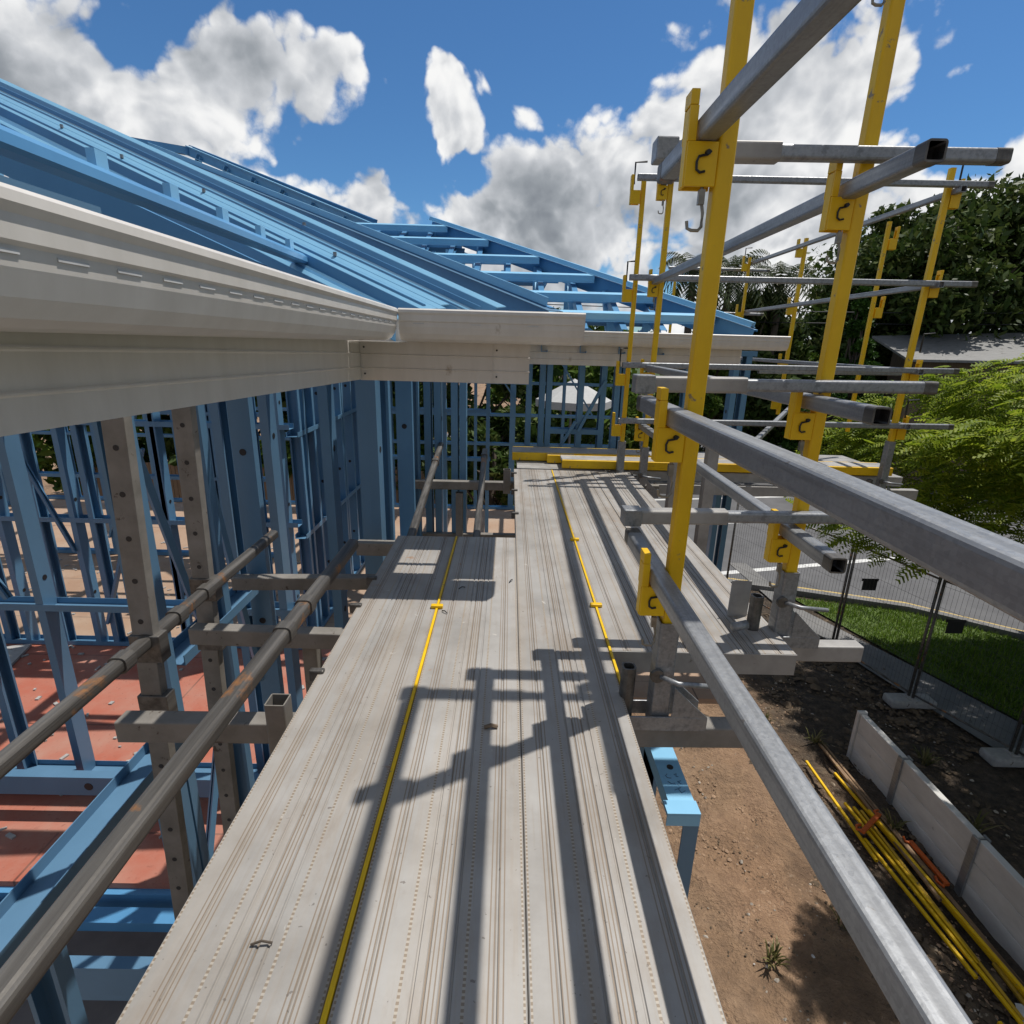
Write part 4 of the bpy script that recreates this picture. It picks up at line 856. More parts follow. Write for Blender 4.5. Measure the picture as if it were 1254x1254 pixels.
def weed(x, y, n, h, lb):
    b = MB()
    for k in range(n):
        a = random.uniform(0, 6.28); l = h * random.uniform(.6, 1.2); t = random.uniform(.3, .95); d = Vector((math.cos(a), math.sin(a), 0)); s = Vector((-d.y, d.x, 0)) * .006
        p = [Vector((x, y, ZG - .02)) + Vector((d.y, d.x, 0)) * (.04 * (k % 3 - 1)) + d * l * t * f + Vector((0, 0, l * math.sin(f * 1.7) * (1.1 - t * .6))) for f in (0, .35, .7, 1)]
        vs = [p[0] - s, p[0] + s, p[1] - s * 1.2, p[1] + s * 1.2, p[2] - s, p[2] + s, p[3]]
        b.add(vs, [(0, 1, 3, 2), (2, 3, 5, 4), (4, 5, 6)])
    tag(b.build('weed', 'straw', None, (x, y, ZG)), lb, 'weed', 'weeds in the yard')
weed(2.28, 3.28, 40, .15, 'dry weed clump on the dirt near the bottom'); weed(3.15, 4.4, 20, .12, 'weed clump beside the yellow poles'); weed(3.35, 2.95, 26, .14, 'weed tuft near the white plastic scrap')
weed(3.55, 6.3, 26, .18, 'dark weed at the far end of the pole bundle'); weed(4.0, 5.9, 30, .20, 'weed growing against the retaining wall end'); weed(3.05, 3.6, 16, .12, 'weed tuft among the near poles'); weed(5.0, 4.6, 40, .25, 'tall weed behind the retaining wall'); weed(5.2, 5.6, 40, .22, 'weed between fence foot and retaining wall'); weed(4.15, 4.6, 24, .2, 'weed at the middle of the retaining wall')

# retaining wall of concrete sleepers
root = thing('retaining_wall', 'low pale concrete sleeper wall with posts along the yard', 'retaining wall', (4.4, 5, ZG))
ys = (5.68, 4.93, 3.92, 2.6)
for y1, y0 in zip(ys, ys[1:]):
    xx = lambda y: 4.42 + (y - 3.6) * .0
    for k in range(3):
        b = MB(); b.box(4.33, 4.405, y0 + .012, y1 - .012, ZG - .1 + k * .24, ZG - .1 + k * .24 + .237); b.build('sleeper', 'concrete', root, (4.43, y0, ZG), .008)
for y in ys[1:]:
    b = MB(); b.box(4.305, 4.3285, y - .035, y + .035, ZG - .1, ZG + .63); b.box(4.4065, 4.425, y - .035, y + .035, ZG - .1, ZG + .63); b.box(4.329, 4.406, y - .006, y + .006, ZG - .1, ZG + .625); b.build('wall_post', 'galv', root, (4.43, y, ZG), .002)
b = MB(); b.box(4.31, 4.42, 5.675, 5.72, ZG - .1, ZG + .64); b.build('end_post', 'concrete', root, (4.37, 5.7, ZG), .006)

# temporary fence
def fence(p0, p1, label, h=1.92, post=True):
    p0, p1 = Vector((*p0, ZG + .06)), Vector((*p1, ZG + .06)); root = thing('mesh_fence', label, 'temporary fence', p0, 'temporary mesh fence panels'); d = (p1 - p0).normalized(); Ln = (p1 - p0).length; u = Vector((0, 0, h))
    for p in (p0 + d * .03, p1 - d * .03): MB().rod([p, p + u], .019, 10).build('frame_post', 'galv_old', root, p, 0, True)
    for z in (.12, h - .05): MB().rod([p0 + d * .03 + Vector((0, 0, z)), p1 - d * .03 + Vector((0, 0, z))], .015, 8).build('frame_rail', 'galv_old', root, p0, 0, True)
    b = MB(); s = .06
    while s < Ln - .05:
        p = p0 + d * s; b.rod([p + Vector((0, 0, .12)), p + Vector((0, 0, h - .05))], .0019, 4); s += .055
    for z in np.arange(.3, h - .1, .30): b.rod([p0 + d * .04 + Vector((0, 0, z)), p1 - d * .04 + Vector((0, 0, z))], .0019, 4)
    b.build('wire_mesh', 'wire', root, p0)
    return root
fp = [(4.5, 10.4), (5.45, 8.1), (5.80, 6.75), (6.30, 5.64), (7.1, 3.5), (7.9, 1.4)]
for a, c, lb in zip(fp, fp[1:], ('mesh fence panel farthest along the path, by the road', 'mesh fence panel between the thin paired posts', 'mesh fence panel with a black plate, before the lawn', 'mesh fence panel at the right edge beside the path', 'mesh fence panel nearest, leaving the frame')):
    fence(a, c, lb)
for (x, y), lb in zip(fp[1:5], ('far grey fence foot block on the litter', 'fence foot block near the retaining wall end', 'pale fence foot block near the right edge', 'nearest fence foot block')):
    b = MB(); b.box(x - .32, x + .32, y - .12, y + .12, ZG, ZG + .12); root = thing('fence_block', lb, 'foot block', (x, y, ZG), 'fence foot blocks'); b.build('block', 'plastic', root, (x, y, ZG), .03)
    q = MB(); q.box(x - .05, x + .05, y - .06, y + .06, ZG + .1, ZG + .135); q.build('post_cup', 'plastic', root, (x, y, ZG), .008)
for (x, y), z, lb in (((5.66, 7.9), 1.25, 'small black plate wired on the fence, left one'), ((5.86, 6.45), 1.32, 'black plate wired on the fence near the paired posts'), ((6.75, 4.6), .98, 'black crate hung on the fence at the right edge')):
    b = MB(); b.box(x - .11, x + .11, y - .02, y - .012, ZG + z, ZG + z + .17); b.box(x - .13, x + .13, y - .0115, y - .002, ZG + z + .15, ZG + z + .19); tag(b.build('fence_plate', 'black', None, (x, y, ZG + z)), lb, 'plate', 'black plates on the fence')
# bundle of poles on the ground
random.seed(21)
tones = ('bright yellow', 'dull yellow', 'brown stained')
A0, A1 = Vector((3.90, 5.75, ZG)), Vector((4.06, 2.55, ZG))
pl = [(-.20, .02, .2, 1.55, 'yellow', 'bright yellow pole lying apart on the left of the bundle, upper piece'), (-.22, .02, 1.3, 2.6, 'yellow', 'bright yellow pole lying on the left of the bundle, middle piece'), (-.14, .03, .85, 3.3, 'yellow', 'long bright yellow pole second from the left of the bundle'),
      (-.07, .02, .9, 2.5, 'yellow', 'bright yellow pole in the middle of the bundle, bottom layer'), (-.02, .02, .95, 2.9, 'yellow_old', 'faded yellow pole in the middle of the bundle'), (.03, .02, .4, 2.8, 'yellow', 'bright yellow pole starting farther up in the bundle'),
      (.02, .075, 1.0, 3.1, 'yellow', 'bright yellow pole on the top of the bundle'), (.09, .02, .7, 3.0, 'yellow_old', 'faded yellow pole right of the bundle middle'), (.14, .02, -.1, 2.9, 'rust', 'brown pole along the right of the bundle'), (.19, .02, -.2, 3.3, 'rust', 'long brown pole nearest the retaining wall'),
      (.10, .07, .0, 2.0, 'rust', 'brown pole lying on top toward the far end'), (-.27, .02, 2.9, 4.1, 'yellow', 'yellow pole cut off by the bottom right corner, left one'), (-.12, .02, 3.0, 4.2, 'yellow', 'yellow pole cut off by the bottom right corner, right one'), (.06, .02, 2.5, 3.6, 'yellow_old', 'faded short pole at the near end of the bundle')]
M['rust'] = worn('brown_pole', (.30, .19, .10), (.17, .10, .055), (.40, .27, .05), .6, .7, 0, (1, 1, 1), 6, 10, .3)
dv = (A1 - A0).normalized(); nv = Vector((-dv.y, dv.x, 0)) * -1
if nv.x < 0: nv = -nv
for off_, hz, s0, s1, m, lb in pl:
    w = random.uniform(-.10, .10); p0 = A0 + dv * s0 + nv * off_ + Vector((0, 0, hz + .01)); p1 = A0 + dv * s1 + nv * (off_ + w) + Vector((0, 0, hz + .01))
    b = MB(); b.tube(p0, p1, .030, .030, .003, .007); tag(b.build('pole', m, None, p0), lb, 'pole', 'poles lying in the yard')
def clamp(p, a, ln, lb):
    root = thing('orange_clamp', lb, 'clamp', p, 'orange clamps'); p = Vector(p); d = Vector((math.cos(a), math.sin(a), 0))
    b = MB(); b.ext(p, p + d * ln, rect(.045, .03)); b.build('bar', 'orange', root, p, .004)
    n = Vector((-d.y, d.x, 0)); b = MB(); b.rod([p + d * .03, p + n * .05 - d * .01 , p + n * .07 + d * .04, p + n * .05 + d * .09], .014, 8); b.build('jaw', 'orange', root, p, 0, True)
    b = MB(); b.rod([p + d * (ln - .03), p + d * ln + n * .05, p + d * (ln + .05) + n * .03], .012, 8); b.build('handle', 'orange', root, p, 0, True)
clamp((3.70, 4.44, ZG + .12), .62, .40, 'orange clamp laid across the middle of the yellow poles')
clamp((4.20, 3.92, ZG + .06), 1.62, .48, 'long orange clamp lying between the poles and the retaining wall')

# ------------------------------------------------------------------ trees and neighbours
def leaves(b, pts, size, spread_dir=None, up=.4, aspect=.5, curve=0):
    """small leaf quads at pts (n,3), numpy"""
    n = len(pts); a = rng.normal(size=(n, 3)); a /= np.linalg.norm(a, axis=1)[:, None]
    nrm = rng.normal(size=(n, 3)); nrm[:, 2] = abs(nrm[:, 2]) + up; bb = np.cross(nrm, a); bb /= np.linalg.norm(bb, axis=1)[:, None]
    s = size * rng.uniform(.35, 1.45, size=(n, 1)); A, B = a * s, bb * s * aspect
    v = np.stack([pts - A, pts + B * .9 - A * .1, pts + A, pts - B * .9 - A * .1], 1).reshape(-1, 3)
    o = len(b.v); b.v += [tuple(p) for p in v.tolist()]; b.f += [(o + 4 * i, o + 4 * i + 1, o + 4 * i + 2, o + 4 * i + 3) for i in range(n)]
def limb(b, p0, p1, r0, r1, wob=.1):
    p0, p1 = Vector(p0), Vector(p1); n = 6; L_ = (p1 - p0).length
    pts = [p0.lerp(p1, i / (n - 1)) + Vector((random.uniform(-1, 1), random.uniform(-1, 1), random.uniform(-.3, .3))) * wob * L_ * .15 * (0 < i < n - 1) for i in range(n)]
    b.rod(pts, r0, 8, r1); return pts
def clump_tree(name, label, base, h, R_, nclump, nleaf, leaf, m, trunk_r=.25, flat=.8, zlo=.3, group=None, shape=None, seed=0, cat='tree', rc=.30):
    random.seed(seed); base = Vector(base); root = thing(name, label, cat, base, group)
    t = MB(); top = base + Vector((0, 0, h * .7)); limb(t, base, top, trunk_r, trunk_r * .3, .2)
    b = MB(); cs = []
    cen = base + Vector((0, 0, h * (zlo + 1) / 2)); rz = h * (1 - zlo) / 2
    for k in range(nclump):
        while True:
            d = Vector((random.uniform(-1, 1), random.uniform(-1, 1), random.uniform(-1, 1)))
            if .1 < d.length < 1: break
        d = d.normalized() * (d.length ** .45)
        f = shape(d.z) if shape else 1
        c = cen + Vector((d.x * R_ * f, d.y * R_ * f, d.z * rz * flat)); cs.append(c)
        if k % 3 == 0: limb(t, base + Vector((0, 0, h * random.uniform(zlo, .6))), c, trunk_r * .28, .02, .3)
        r = R_ * rc * random.uniform(.6, 1.25) * max(f, .35)
        q = rng.normal(size=(nleaf, 3)); q /= np.linalg.norm(q, axis=1)[:, None]; q *= (rng.uniform(0, 1, size=(nleaf, 1)) ** .4) * r
        q[:, 2] *= .7
        leaves(b, q + np.array(c), leaf)
    t.build('trunk', 'bark', root, base, 0, True); b.build('crown', m, root, base)
    return root
cone = lambda z: max(.06, (1 - z) / 2 * 1.15)
clump_tree('broad_tree', 'tall dark rounded tree at the upper right behind the grey roof', (18.4, 25.5, ZG), 10.7, 4.9, 150, 400, .17, 'leaf_dark', .4, 1, .22, None, None, 3)
clump_tree('conifer', 'dense pointed conifer between the yellow posts', (12.0, 20.2, ZG), 6.6, 1.9, 90, 260, .13, 'leaf_conifer', .2, 1.15, .0, None, cone, 5)
clump_tree('broad_tree', 'dark leafy tree left of the conifer, behind the yellow corner post', (9.6, 23, ZG), 6.6, 2.2, 50, 260, .2, 'leaf_dark', .25, 1, .15, None, None, 7)
clump_tree('broad_tree', 'dark tree behind the conifer on its right', (15.2, 25, ZG), 7.6, 2.6, 60, 260, .2, 'leaf_dark', .3, 1, .1, None, None, 8)
for k, (x, y, h, r, lb) in enumerate(((4.4, 22, 5.3, 2.3, 'green garden shrub across the road, below the palms'), (7.5, 22.5, 4.6, 1.9, 'green garden shrub across the road, right of the palms'), (10.2, 23.8, 4.3, 2.2, 'green garden shrub across the road, beside the conifer foot'), (13.6, 24, 4.6, 2.4, 'green garden shrub across the road, under the grey roof'), (1.2, 23, 4.6, 2.4, 'green garden shrub across the road, nearest behind the far gutter'))):
    clump_tree('shrub', lb, (x, y, ZG), h, r, 34, 220, .15, 'leaf_mid', .12, 1, .0, 'shrubs across the road', None, 30 + k, 'shrub')
# palms
def palm(base, h, n, ln, lb, seed):
    random.seed(seed); base = Vector(base); root = thing('palm_tree', lb, 'palm tree', base, 'palms across the road')
    t = MB(); top = base + Vector((random.uniform(-.2, .2), 0, h)); limb(t, base, top, .16, .12, .05); t.build('trunk', 'bark', root, base, 0, True)
    b = MB()
    for k in range(n):
        a = k * 2.399 + random.uniform(-.2, .2); e = random.uniform(-.5, 1.3); d = Vector((math.cos(a), math.sin(a), 0)); l = ln * random.uniform(.8, 1.15)
        pts = [top + d * l * f * math.cos(e * .6) * (1 - .15 * f) + Vector((0, 0, l * (math.sin(e) * f - .75 * f * f))) for f in np.linspace(0, 1, 14)]
        side = Vector((-d.y, d.x, 0))
        for i in range(1, 13):
            for s in (-1, 1):
                for j in (0,):
                    p = pts[i].lerp(pts[i + 1], j); wl = ln * .30 * math.sin(.35 + 2.5 * i / 13.) ; tip = p + side * s * wl * .8 + (pts[i + 1] - pts[i]).normalized() * wl * .5 + Vector((0, 0, -wl * .45))
                    w = (pts[i + 1] - pts[i]) * .30
                    b.add([p - w, p + w, tip], [(0, 1, 2)])
    b.build('crown', 'leaf_palm', root, top)
palm((6.4, 21, ZG), 7.4, 34, 1.7, 'palm just above the right end of the blue roof', 41)
palm((8.0, 22, ZG), 7.6, 36, 1.8, 'tallest palm, middle of the three beyond the yellow posts', 42)
palm((10.3, 22.5, ZG), 7.3, 34, 1.8, 'palm beside the conifer, right of the three', 43)
# feathery tree on the verge: flat layered sprays of small leaflets
FT = [(4.75, 8.7), (5.1, 6.9), (5.6, 5.9), (4.6, 4.7), (3.5, 3.55), (3.1, 2.9), (3.0, 1.5), (6, .6), (12, 1.0), (15.5, 4), (15.5, 8.6), (12.5, 9.3), (8.4, 9.0)]
def edge_dist(x, y, poly):
    d = 9.
    for (a, b), (c, e) in zip(poly, poly[1:] + poly[:1]):
        t = max(0, min(1, ((x - a) * (c - a) + (y - b) * (e - b)) / ((c - a) ** 2 + (e - b) ** 2))); d = min(d, math.hypot(x - a - t * (c - a), y - b - t * (e - b)))
    return d
def feather_tree(base, label, cx, cy, rx, ry, ztop, zbot, n, m='leaf_bright', seed=50, ln=.55):
    random.seed(seed); base = Vector(base); root = thing('feathery_tree', label, 'tree', base)
    t = MB(); fork = base + Vector((0, 0, 1.5)); limb(t, base, fork, .17, .13, .2); b = MB(); V = []; F = []
    for k in range(46):
        a = random.uniform(0, 6.28); r = random.uniform(.35, .95); c = Vector((cx + rx * r * math.cos(a), cy + ry * r * math.sin(a), ztop - .3 - (ztop - zbot) * (.25 + .55 * r * r) + random.uniform(-.5, .3))); limb(t, fork, c, .07, .015, .5)
    for k in range(n):
        x, y = random.uniform(3.0, 15.5), random.uniform(.6, 9.3)
        if not inside(x, y, FT) or (x < 5.6 and y < 5.2 and mnoise.noise(Vector((x * 2.2, y * 2.2, 5))) < -.02): continue
        a = math.atan2(y - cy, x - cx); r = 1 - min(1, edge_dist(x, y, FT) / 2.6)
        near = y < 6.0
        if near: r *= .35
        lump = .45 * mnoise.noise(Vector((x * .9, y * .9, 3))) + .25 * mnoise.noise(Vector((x * 2.3, y * 2.3, 1)))
        zt = ztop + lump - (ztop - zbot) * .42 * r ** 2.2
        layer = random.random() ** 1.5; z = zt - layer * (zt - zbot) * (.4 if near else .95 if r > .35 else .6)
        if near and x < .99 * (.956 * y - .293 * z) + .12: continue
        if mnoise.noise(Vector((x * 1.1, y * 1.1, z * 2.4))) < -.16 + .06 * layer: continue
        a2 = a + random.gauss(0, .8); d = Vector((math.cos(a2), math.sin(a2), random.gauss(-.1, .38))).normalized(); s = d.cross(Vector((random.gauss(0, .45), random.gauss(0, .45), 1))).normalized(); up = s.cross(d)
        l = ln * random.uniform(.6, 1.2); p = Vector((x, y, z)); nl = 6
        for i in range(nl):
            f = (i + .6) / nl; q = p + d * l * f - Vector((0, 0, l * .35 * f * f)); wl = l * .30 * math.sin(.5 + 2.3 * f); w = l * .062
            for sg in (-1, 1):
                tip = q + s * sg * wl + d * wl * .45 - Vector((0, 0, wl * .25)); o = len(V)
                V += [q - d * w, q + d * w, tip + d * w * .7, tip - d * w * .5]; F.append((o, o + 1, o + 2, o + 3))
    b.v = [tuple(v) for v in V]; b.f = F
    t.build('trunk', 'bark', root, base, 0, True); b.build('crown', m, root, base)
feather_tree((9.4, 6.6, ZG), 'bright feathery layered tree over the lawn at the right edge', 10.4, 5.6, 4.6, 3.2, .20, -2.85, 85000, 'leaf_bright', 50, .25)
# neighbour house with a grey sheet roof
root = thing('neighbour_house', 'low neighbour house with a grey sheet roof at the right edge', 'house', (22, 21, ZG))
b = MB(); z0 = .05
b.add([(13.6, 19.6, -.30), (30, 15.5, -.10), (30, 20, 1.25), (14.0, 22.5, .50), (13.6, 19.6, -.22), (30, 15.5, -.02), (30, 20, 1.33), (14.0, 22.5, .58)], [(0, 1, 5, 4), (1, 2, 6, 5), (2, 3, 7, 6), (3, 0, 4, 7), (4, 5, 6, 7), (3, 2, 1, 0)])
b.build('roof', 'roofing', root, (20, 18, 0))
b = MB(); b.add([(14.2, 20.2, ZG), (29, 16.4, ZG), (29, 19, ZG), (14.6, 22.0, ZG), (14.2, 20.2, -.32), (29, 16.4, -.12), (29, 19, .7), (14.6, 22.0, .2)], [(0, 1, 5, 4), (1, 2, 6, 5), (2, 3, 7, 6), (3, 0, 4, 7), (4, 5, 6, 7), (3, 2, 1, 0)])
b.build('wall', 'timber', root, (20, 18, ZG))
# white shade tent and paling fence behind the house, hedges seen through the frames
root = thing('shade_tent', 'white peaked shade tent seen through the far wall opening', 'tent', (1.35, 12.4, ZG))
b = MB(); n = 8; ap = (1.45, 12.6, -.74)
ring = [(1.45 + .85 * math.cos(k * 6.283 / n), 12.6 + .85 * math.sin(k * 6.283 / n), -1.2) for k in range(n)]
b.add(ring + [ap] + [(x, y, z - .16) for x, y, z in ring], [(k, (k + 1) % n, n) for k in range(n)] + [(k, n + 1 + k, n + 1 + (k + 1) % n, (k + 1) % n) for k in range(n)]); b.build('canopy', 'canvas', root, (1.4, 12.6, -1))
b = MB(); b.rod([(1.4, 12.6, ZG), (1.4, 12.6, -.75)], .03, 8); b.build('pole', 'galv', root, (1.4, 12.6, ZG))
root = thing('paling_fence', 'brown timber paling fence behind the house', 'fence', (-3, 13.4, ZG))
b = MB(); x = -11.
while x < 3.2:
    b.box(x, x + .095, 13.4, 13.418, ZG, ZG + 1.75 + random.uniform(-.03, .03)); x += .105
b.build('palings', 'timber', root, (-3, 13.4, ZG))
b = MB(); b.box(-11, 3.2, 13.42, 13.46, ZG + .4, ZG + .48); b.box(-11, 3.2, 13.42, 13.46, ZG + 1.4, ZG + 1.48); b.build('fence_rail', 'timber', root, (-3, 13.4, ZG))
for k, (x, y, h, r, lb) in enumerate(((-11.5, 15, 5.2, 2.6, 'dark green tree behind the house, at the far left frames'), (-7.6, 16, 5.6, 2.5, 'dark green tree behind the house, left of the standards'), (-4.2, 15.2, 5.0, 2.4, 'dark green tree behind the house, behind the second standard'), (-1.2, 15.5, 6.0, 2.5, 'dark green tree behind the house, above the short planks'), (1.6, 16.8, 5.6, 2.4, 'dark green tree behind the white shade tent'), (-.3, 12.2, 3.6, 1.3, 'bushy tree inside the rear fence, past the rear wall'))):
    clump_tree('garden_tree', lb, (x, y, ZG), h, r, 46, 200, .17, 'leaf_dark' if k % 2 else 'leaf_mid', .15, 1, .05, 'trees behind the house', None, 60 + k)
# overhead wires
for z0, z1, lb in ((.95, 1.6, 'lower thin overhead wire before the palms'), (1.35, 2.0, 'upper thin overhead wire before the palms')):
    pts = [(-20 + 65 * f, 24 - 4 * f, z0 + (z1 - z0) * f - 1.2 * (1 - (2 * f - 1) ** 2) + .9) for f in np.linspace(0, 1, 14)]
    b = MB(); b.rod(pts, .018, 5); tag(b.build('overhead_wire', 'black', None, pts[0]), lb, 'wire', 'overhead wires')

# ------------------------------------------------------------------ lift everything so the ground lies at zero
bpy.context.view_layer.update()
for o in list(C.objects):
    if o.parent is None: o.location.z += OZ
for o in list(C.objects):
    if '_w' in o: del o['_w']

# ------------------------------------------------------------------ camera, sun, sky
F_, PI_, YA, RO = 680. / 1254, math.radians(17.02766), math.radians(-.627), math.radians(-1.53589)
cp, sp = math.cos(PI_), math.sin(PI_)
fw = Vector((-math.sin(YA) * cp, math.cos(YA) * cp, -sp)); r_ = Vector((math.cos(YA), math.sin(YA), 0)); dn = fw.cross(r_)
c_, s_ = math.cos(RO), math.sin(RO); rt = r_ * c_ + dn * s_; dw = -s_ * r_ + c_ * dn
from mathutils import Matrix
cam = bpy.data.cameras.new('camera'); co = bpy.data.objects.new('camera', cam); C.objects.link(co)
mw = Matrix((rt, -dw, -fw)).transposed().to_4x4(); mw.translation = Vector((0, 0, OZ)); co.matrix_world = mw
cam.sensor_width = 36; cam.lens = 36 * F_; cam.clip_start = .02; cam.clip_end = 2000; S.camera = co
sd = Vector((.328, .188, 1)).normalized()
sun = bpy.data.lights.new('sun', 'SUN'); so = bpy.data.objects.new('sun', sun); C.objects.link(so)
sun.energy = 3.9; sun.angle = math.radians(.53); sun.color = (1, .955, .89)
so.rotation_euler = sd.to_track_quat('Z', 'Y').to_euler(); so.location = (0, 0, 30)

nt = W.node_tree; bg = nt.nodes['Background']
sk = N(nt, 'ShaderNodeTexSky', sky_type='NISHITA'); sk.sun_disc = False
sk.sun_elevation = math.asin(sd.z); sk.sun_rotation = math.atan2(sd.x, sd.y); sk.air_density = 1.0; sk.dust_density = .2; sk.ozone_density = 2.5
tc = N(nt, 'ShaderNodeTexCoord'); dirv = tc.outputs['Generated']
wn = N(nt, 'ShaderNodeTexNoise'); wn.inputs['Scale'].default_value = 3.6; wn.inputs['Detail'].default_value = 4; L(nt, dirv, wn.inputs['Vector'])
w1 = N(nt, 'ShaderNodeVectorMath', operation='SUBTRACT'); L(nt, wn.outputs['Color'], w1.inputs[0]); w1.inputs[1].default_value = (.5, .5, .5)
w2 = N(nt, 'ShaderNodeVectorMath', operation='SCALE'); L(nt, w1.outputs[0], w2.inputs[0]); w2.inputs['Scale'].default_value = .12
w3 = N(nt, 'ShaderNodeVectorMath', operation='ADD'); L(nt, w2.outputs[0], w3.inputs[0]); L(nt, dirv, w3.inputs[1]); warped = w3.outputs[0]
def pix(u, v):
    d = (rt * ((u - 627) / 680) + dw * ((v - 627) / 680) + fw).normalized(); return d
def blob(u, v, rad, amp):
    d = pix(u, v); dp = N(nt, 'ShaderNodeVectorMath', operation='DISTANCE'); L(nt, warped, dp.inputs[0]); dp.inputs[1].default_value = d
    q = pix(u, v - rad); w = (q - d).length
    mr = N(nt, 'ShaderNodeMapRange', interpolation_type='SMOOTHSTEP'); L(nt, dp.outputs['Value'], mr.inputs[0]); mr.inputs[1].default_value = w; mr.inputs[2].default_value = 0; mr.inputs[3].default_value = 0; mr.inputs[4].default_value = amp
    return mr.outputs[0]
BL = [(60, 40, 330, .42), (330, 70, 190, .40), (200, 210, 230, .36), (430, 250, 130, .30), (430, 110, 110, .22), (630, 300, 120, .2), (100, 220, 200, .25), (545, 118, 100, .66), (560, 165, 70, .40), (250, 90, 150, .22), (600, 265, 130, .38), (720, 225, 170, .40), (900, 110, 260, .42), (1060, 40, 200, .30), (980, 250, 260, .36), (1230, 300, 160, .30), (1180, 95, 60, .18), (460, 20, 50, .10), (-250, 100, 400, .3), (1500, 100, 300, .25),
      (170, 60, 60, -.28), (560, 30, 90, -.30), (690, 60, 110, -.40), (400, 195, 60, -.18), (500, 215, 50, -.22), (585, 218, 55, -.30), (1190, 130, 110, -.30), (300, 20, 40, -.15), (1000, 190, 40, -.10)]
tot = None
for a in BL:
    o = blob(*a); tot = o if tot is None else mth(nt, 'ADD', tot, o)
sz = N(nt, 'ShaderNodeSeparateXYZ'); L(nt, dirv, sz.inputs[0])
hz = N(nt, 'ShaderNodeMapRange', interpolation_type='SMOOTHSTEP'); L(nt, sz.outputs[2], hz.inputs[0]); hz.inputs[1].default_value = .30; hz.inputs[2].default_value = .05; hz.inputs[3].default_value = 0; hz.inputs[4].default_value = .30
tot = mth(nt, 'ADD', tot, hz.outputs[0])
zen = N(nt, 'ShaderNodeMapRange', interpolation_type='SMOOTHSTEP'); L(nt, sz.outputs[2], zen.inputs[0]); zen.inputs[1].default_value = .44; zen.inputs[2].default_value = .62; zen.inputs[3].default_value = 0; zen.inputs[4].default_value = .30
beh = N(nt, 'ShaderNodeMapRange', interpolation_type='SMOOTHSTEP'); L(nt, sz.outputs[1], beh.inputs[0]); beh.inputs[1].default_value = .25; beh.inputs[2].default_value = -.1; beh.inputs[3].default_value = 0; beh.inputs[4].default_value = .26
tot = mth(nt, 'ADD', tot, mth(nt, 'MAXIMUM', zen.outputs[0], beh.outputs[0]))  # cloud cover added overhead and behind, out of view, to whiten the fill light
def fbm(shift):
    a = N(nt, 'ShaderNodeVectorMath', operation='ADD'); L(nt, dirv, a.inputs[0]); a.inputs[1].default_value = shift
    n1 = noise(nt, a.outputs[0], 4.6, 9, .55, .1); n2 = noise(nt, a.outputs[0], 11, 12, .66, .1)
    t = None
    for sc, k in ((13, .20), (29, .11), (64, .055)):
        vo = N(nt, 'ShaderNodeTexVoronoi', feature='F1'); vo.inputs['Scale'].default_value = sc
        wv = N(nt, 'ShaderNodeVectorMath', operation='SCALE'); L(nt, w1.outputs[0], wv.inputs[0]); wv.inputs['Scale'].default_value = .22
        wa = N(nt, 'ShaderNodeVectorMath', operation='ADD'); L(nt, wv.outputs[0], wa.inputs[0]); L(nt, a.outputs[0], wa.inputs[1])
        L(nt, wa.outputs[0], vo.inputs['Vector'])
        q = mth(nt, 'MULTIPLY', mth(nt, 'SUBTRACT', .42, vo.outputs['Distance']), k * 1.5); t = q if t is None else mth(nt, 'ADD', t, q)
    return mth(nt, 'ADD', t, mth(nt, 'MULTIPLY_ADD', n2, .30, mth(nt, 'MULTIPLY', n1, .90)))
f0 = fbm((0, 0, 0)); f1 = fbm((.010, .007, .022))
def soft(shift, sc, det):
    a = N(nt, 'ShaderNodeVectorMath', operation='ADD'); L(nt, dirv, a.inputs[0]); a.inputs[1].default_value = shift
    return noise(nt, a.outputs[0], sc, det, .55, .15)
den = mth(nt, 'SUBTRACT', mth(nt, 'ADD', tot, f0), .705)
al = N(nt, 'ShaderNodeMapRange', interpolation_type='SMOOTHSTEP'); L(nt, den, al.inputs[0]); al.inputs[1].default_value = .012; al.inputs[2].default_value = .14
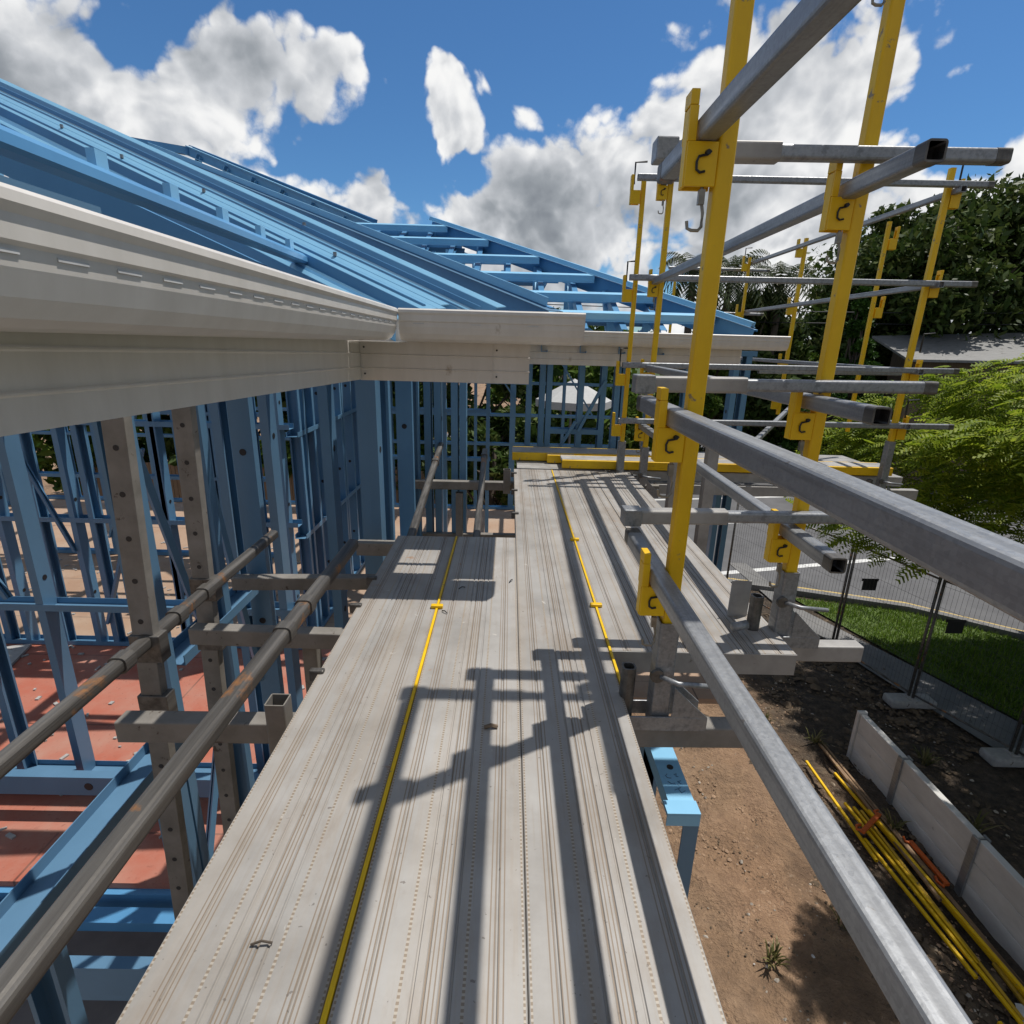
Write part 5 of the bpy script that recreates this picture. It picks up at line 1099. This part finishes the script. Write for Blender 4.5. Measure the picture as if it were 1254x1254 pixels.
# light: cloud tops facing the sun are white, thick parts grey underneath
sh = mth(nt, 'ADD', mth(nt, 'MULTIPLY', mth(nt, 'SUBTRACT', soft((0, 0, 0), 4.2, 4), soft((.03, .02, .06), 4.2, 4)), 1.5), mth(nt, 'MULTIPLY', mth(nt, 'SUBTRACT', f0, f1), 1.25))
dk = None
for a in ((20, 30, 300, .62), (330, 110, 150, .34), (900, 190, 190, .36), (650, 280, 170, .26), (1010, 60, 170, .30), (430, 190, 120, .15), (800, 330, 200, .15)):
    o = blob(*a); dk = o if dk is None else mth(nt, 'ADD', dk, o)
dk = mth(nt, 'MULTIPLY', dk, mth(nt, 'MULTIPLY', den, 2.2, clamp=True))
dk = mth(nt, 'ADD', dk, mth(nt, 'MULTIPLY', mth(nt, 'MAXIMUM', zen.outputs[0], beh.outputs[0]), 1.35))  # that added cover is greyed to hold the fill light down
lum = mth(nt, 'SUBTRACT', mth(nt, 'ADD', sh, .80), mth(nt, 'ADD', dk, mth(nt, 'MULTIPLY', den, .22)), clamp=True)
ccol = ramp(nt, lum, [(.0, (.16, .18, .21)), (.35, (.30, .325, .355)), (.65, (.53, .55, .58)), (.9, (.80, .805, .81)), (1., (.86, .86, .855))])
skm = N(nt, 'ShaderNodeMix', data_type='RGBA', blend_type='MULTIPLY'); skm.inputs[0].default_value = 1; L(nt, sk.outputs[0], skm.inputs[6]); skm.inputs[7].default_value = (.50, .82, 1.08, 1)
ck = N(nt, 'ShaderNodeVectorMath', operation='SCALE'); L(nt, ccol, ck.inputs[0]); ck.inputs['Scale'].default_value = 1 / .085
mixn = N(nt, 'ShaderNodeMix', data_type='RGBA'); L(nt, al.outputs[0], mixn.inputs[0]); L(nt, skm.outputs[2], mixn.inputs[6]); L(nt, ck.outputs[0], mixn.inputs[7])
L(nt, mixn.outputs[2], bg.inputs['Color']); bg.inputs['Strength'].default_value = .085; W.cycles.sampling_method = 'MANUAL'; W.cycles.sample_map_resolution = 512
S.view_settings.view_transform = 'Standard'; S.view_settings.look = 'None'; S.view_settings.exposure = .12; S.view_settings.gamma = 1
S.cycles.max_bounces = 8; S.cycles.use_denoising = True
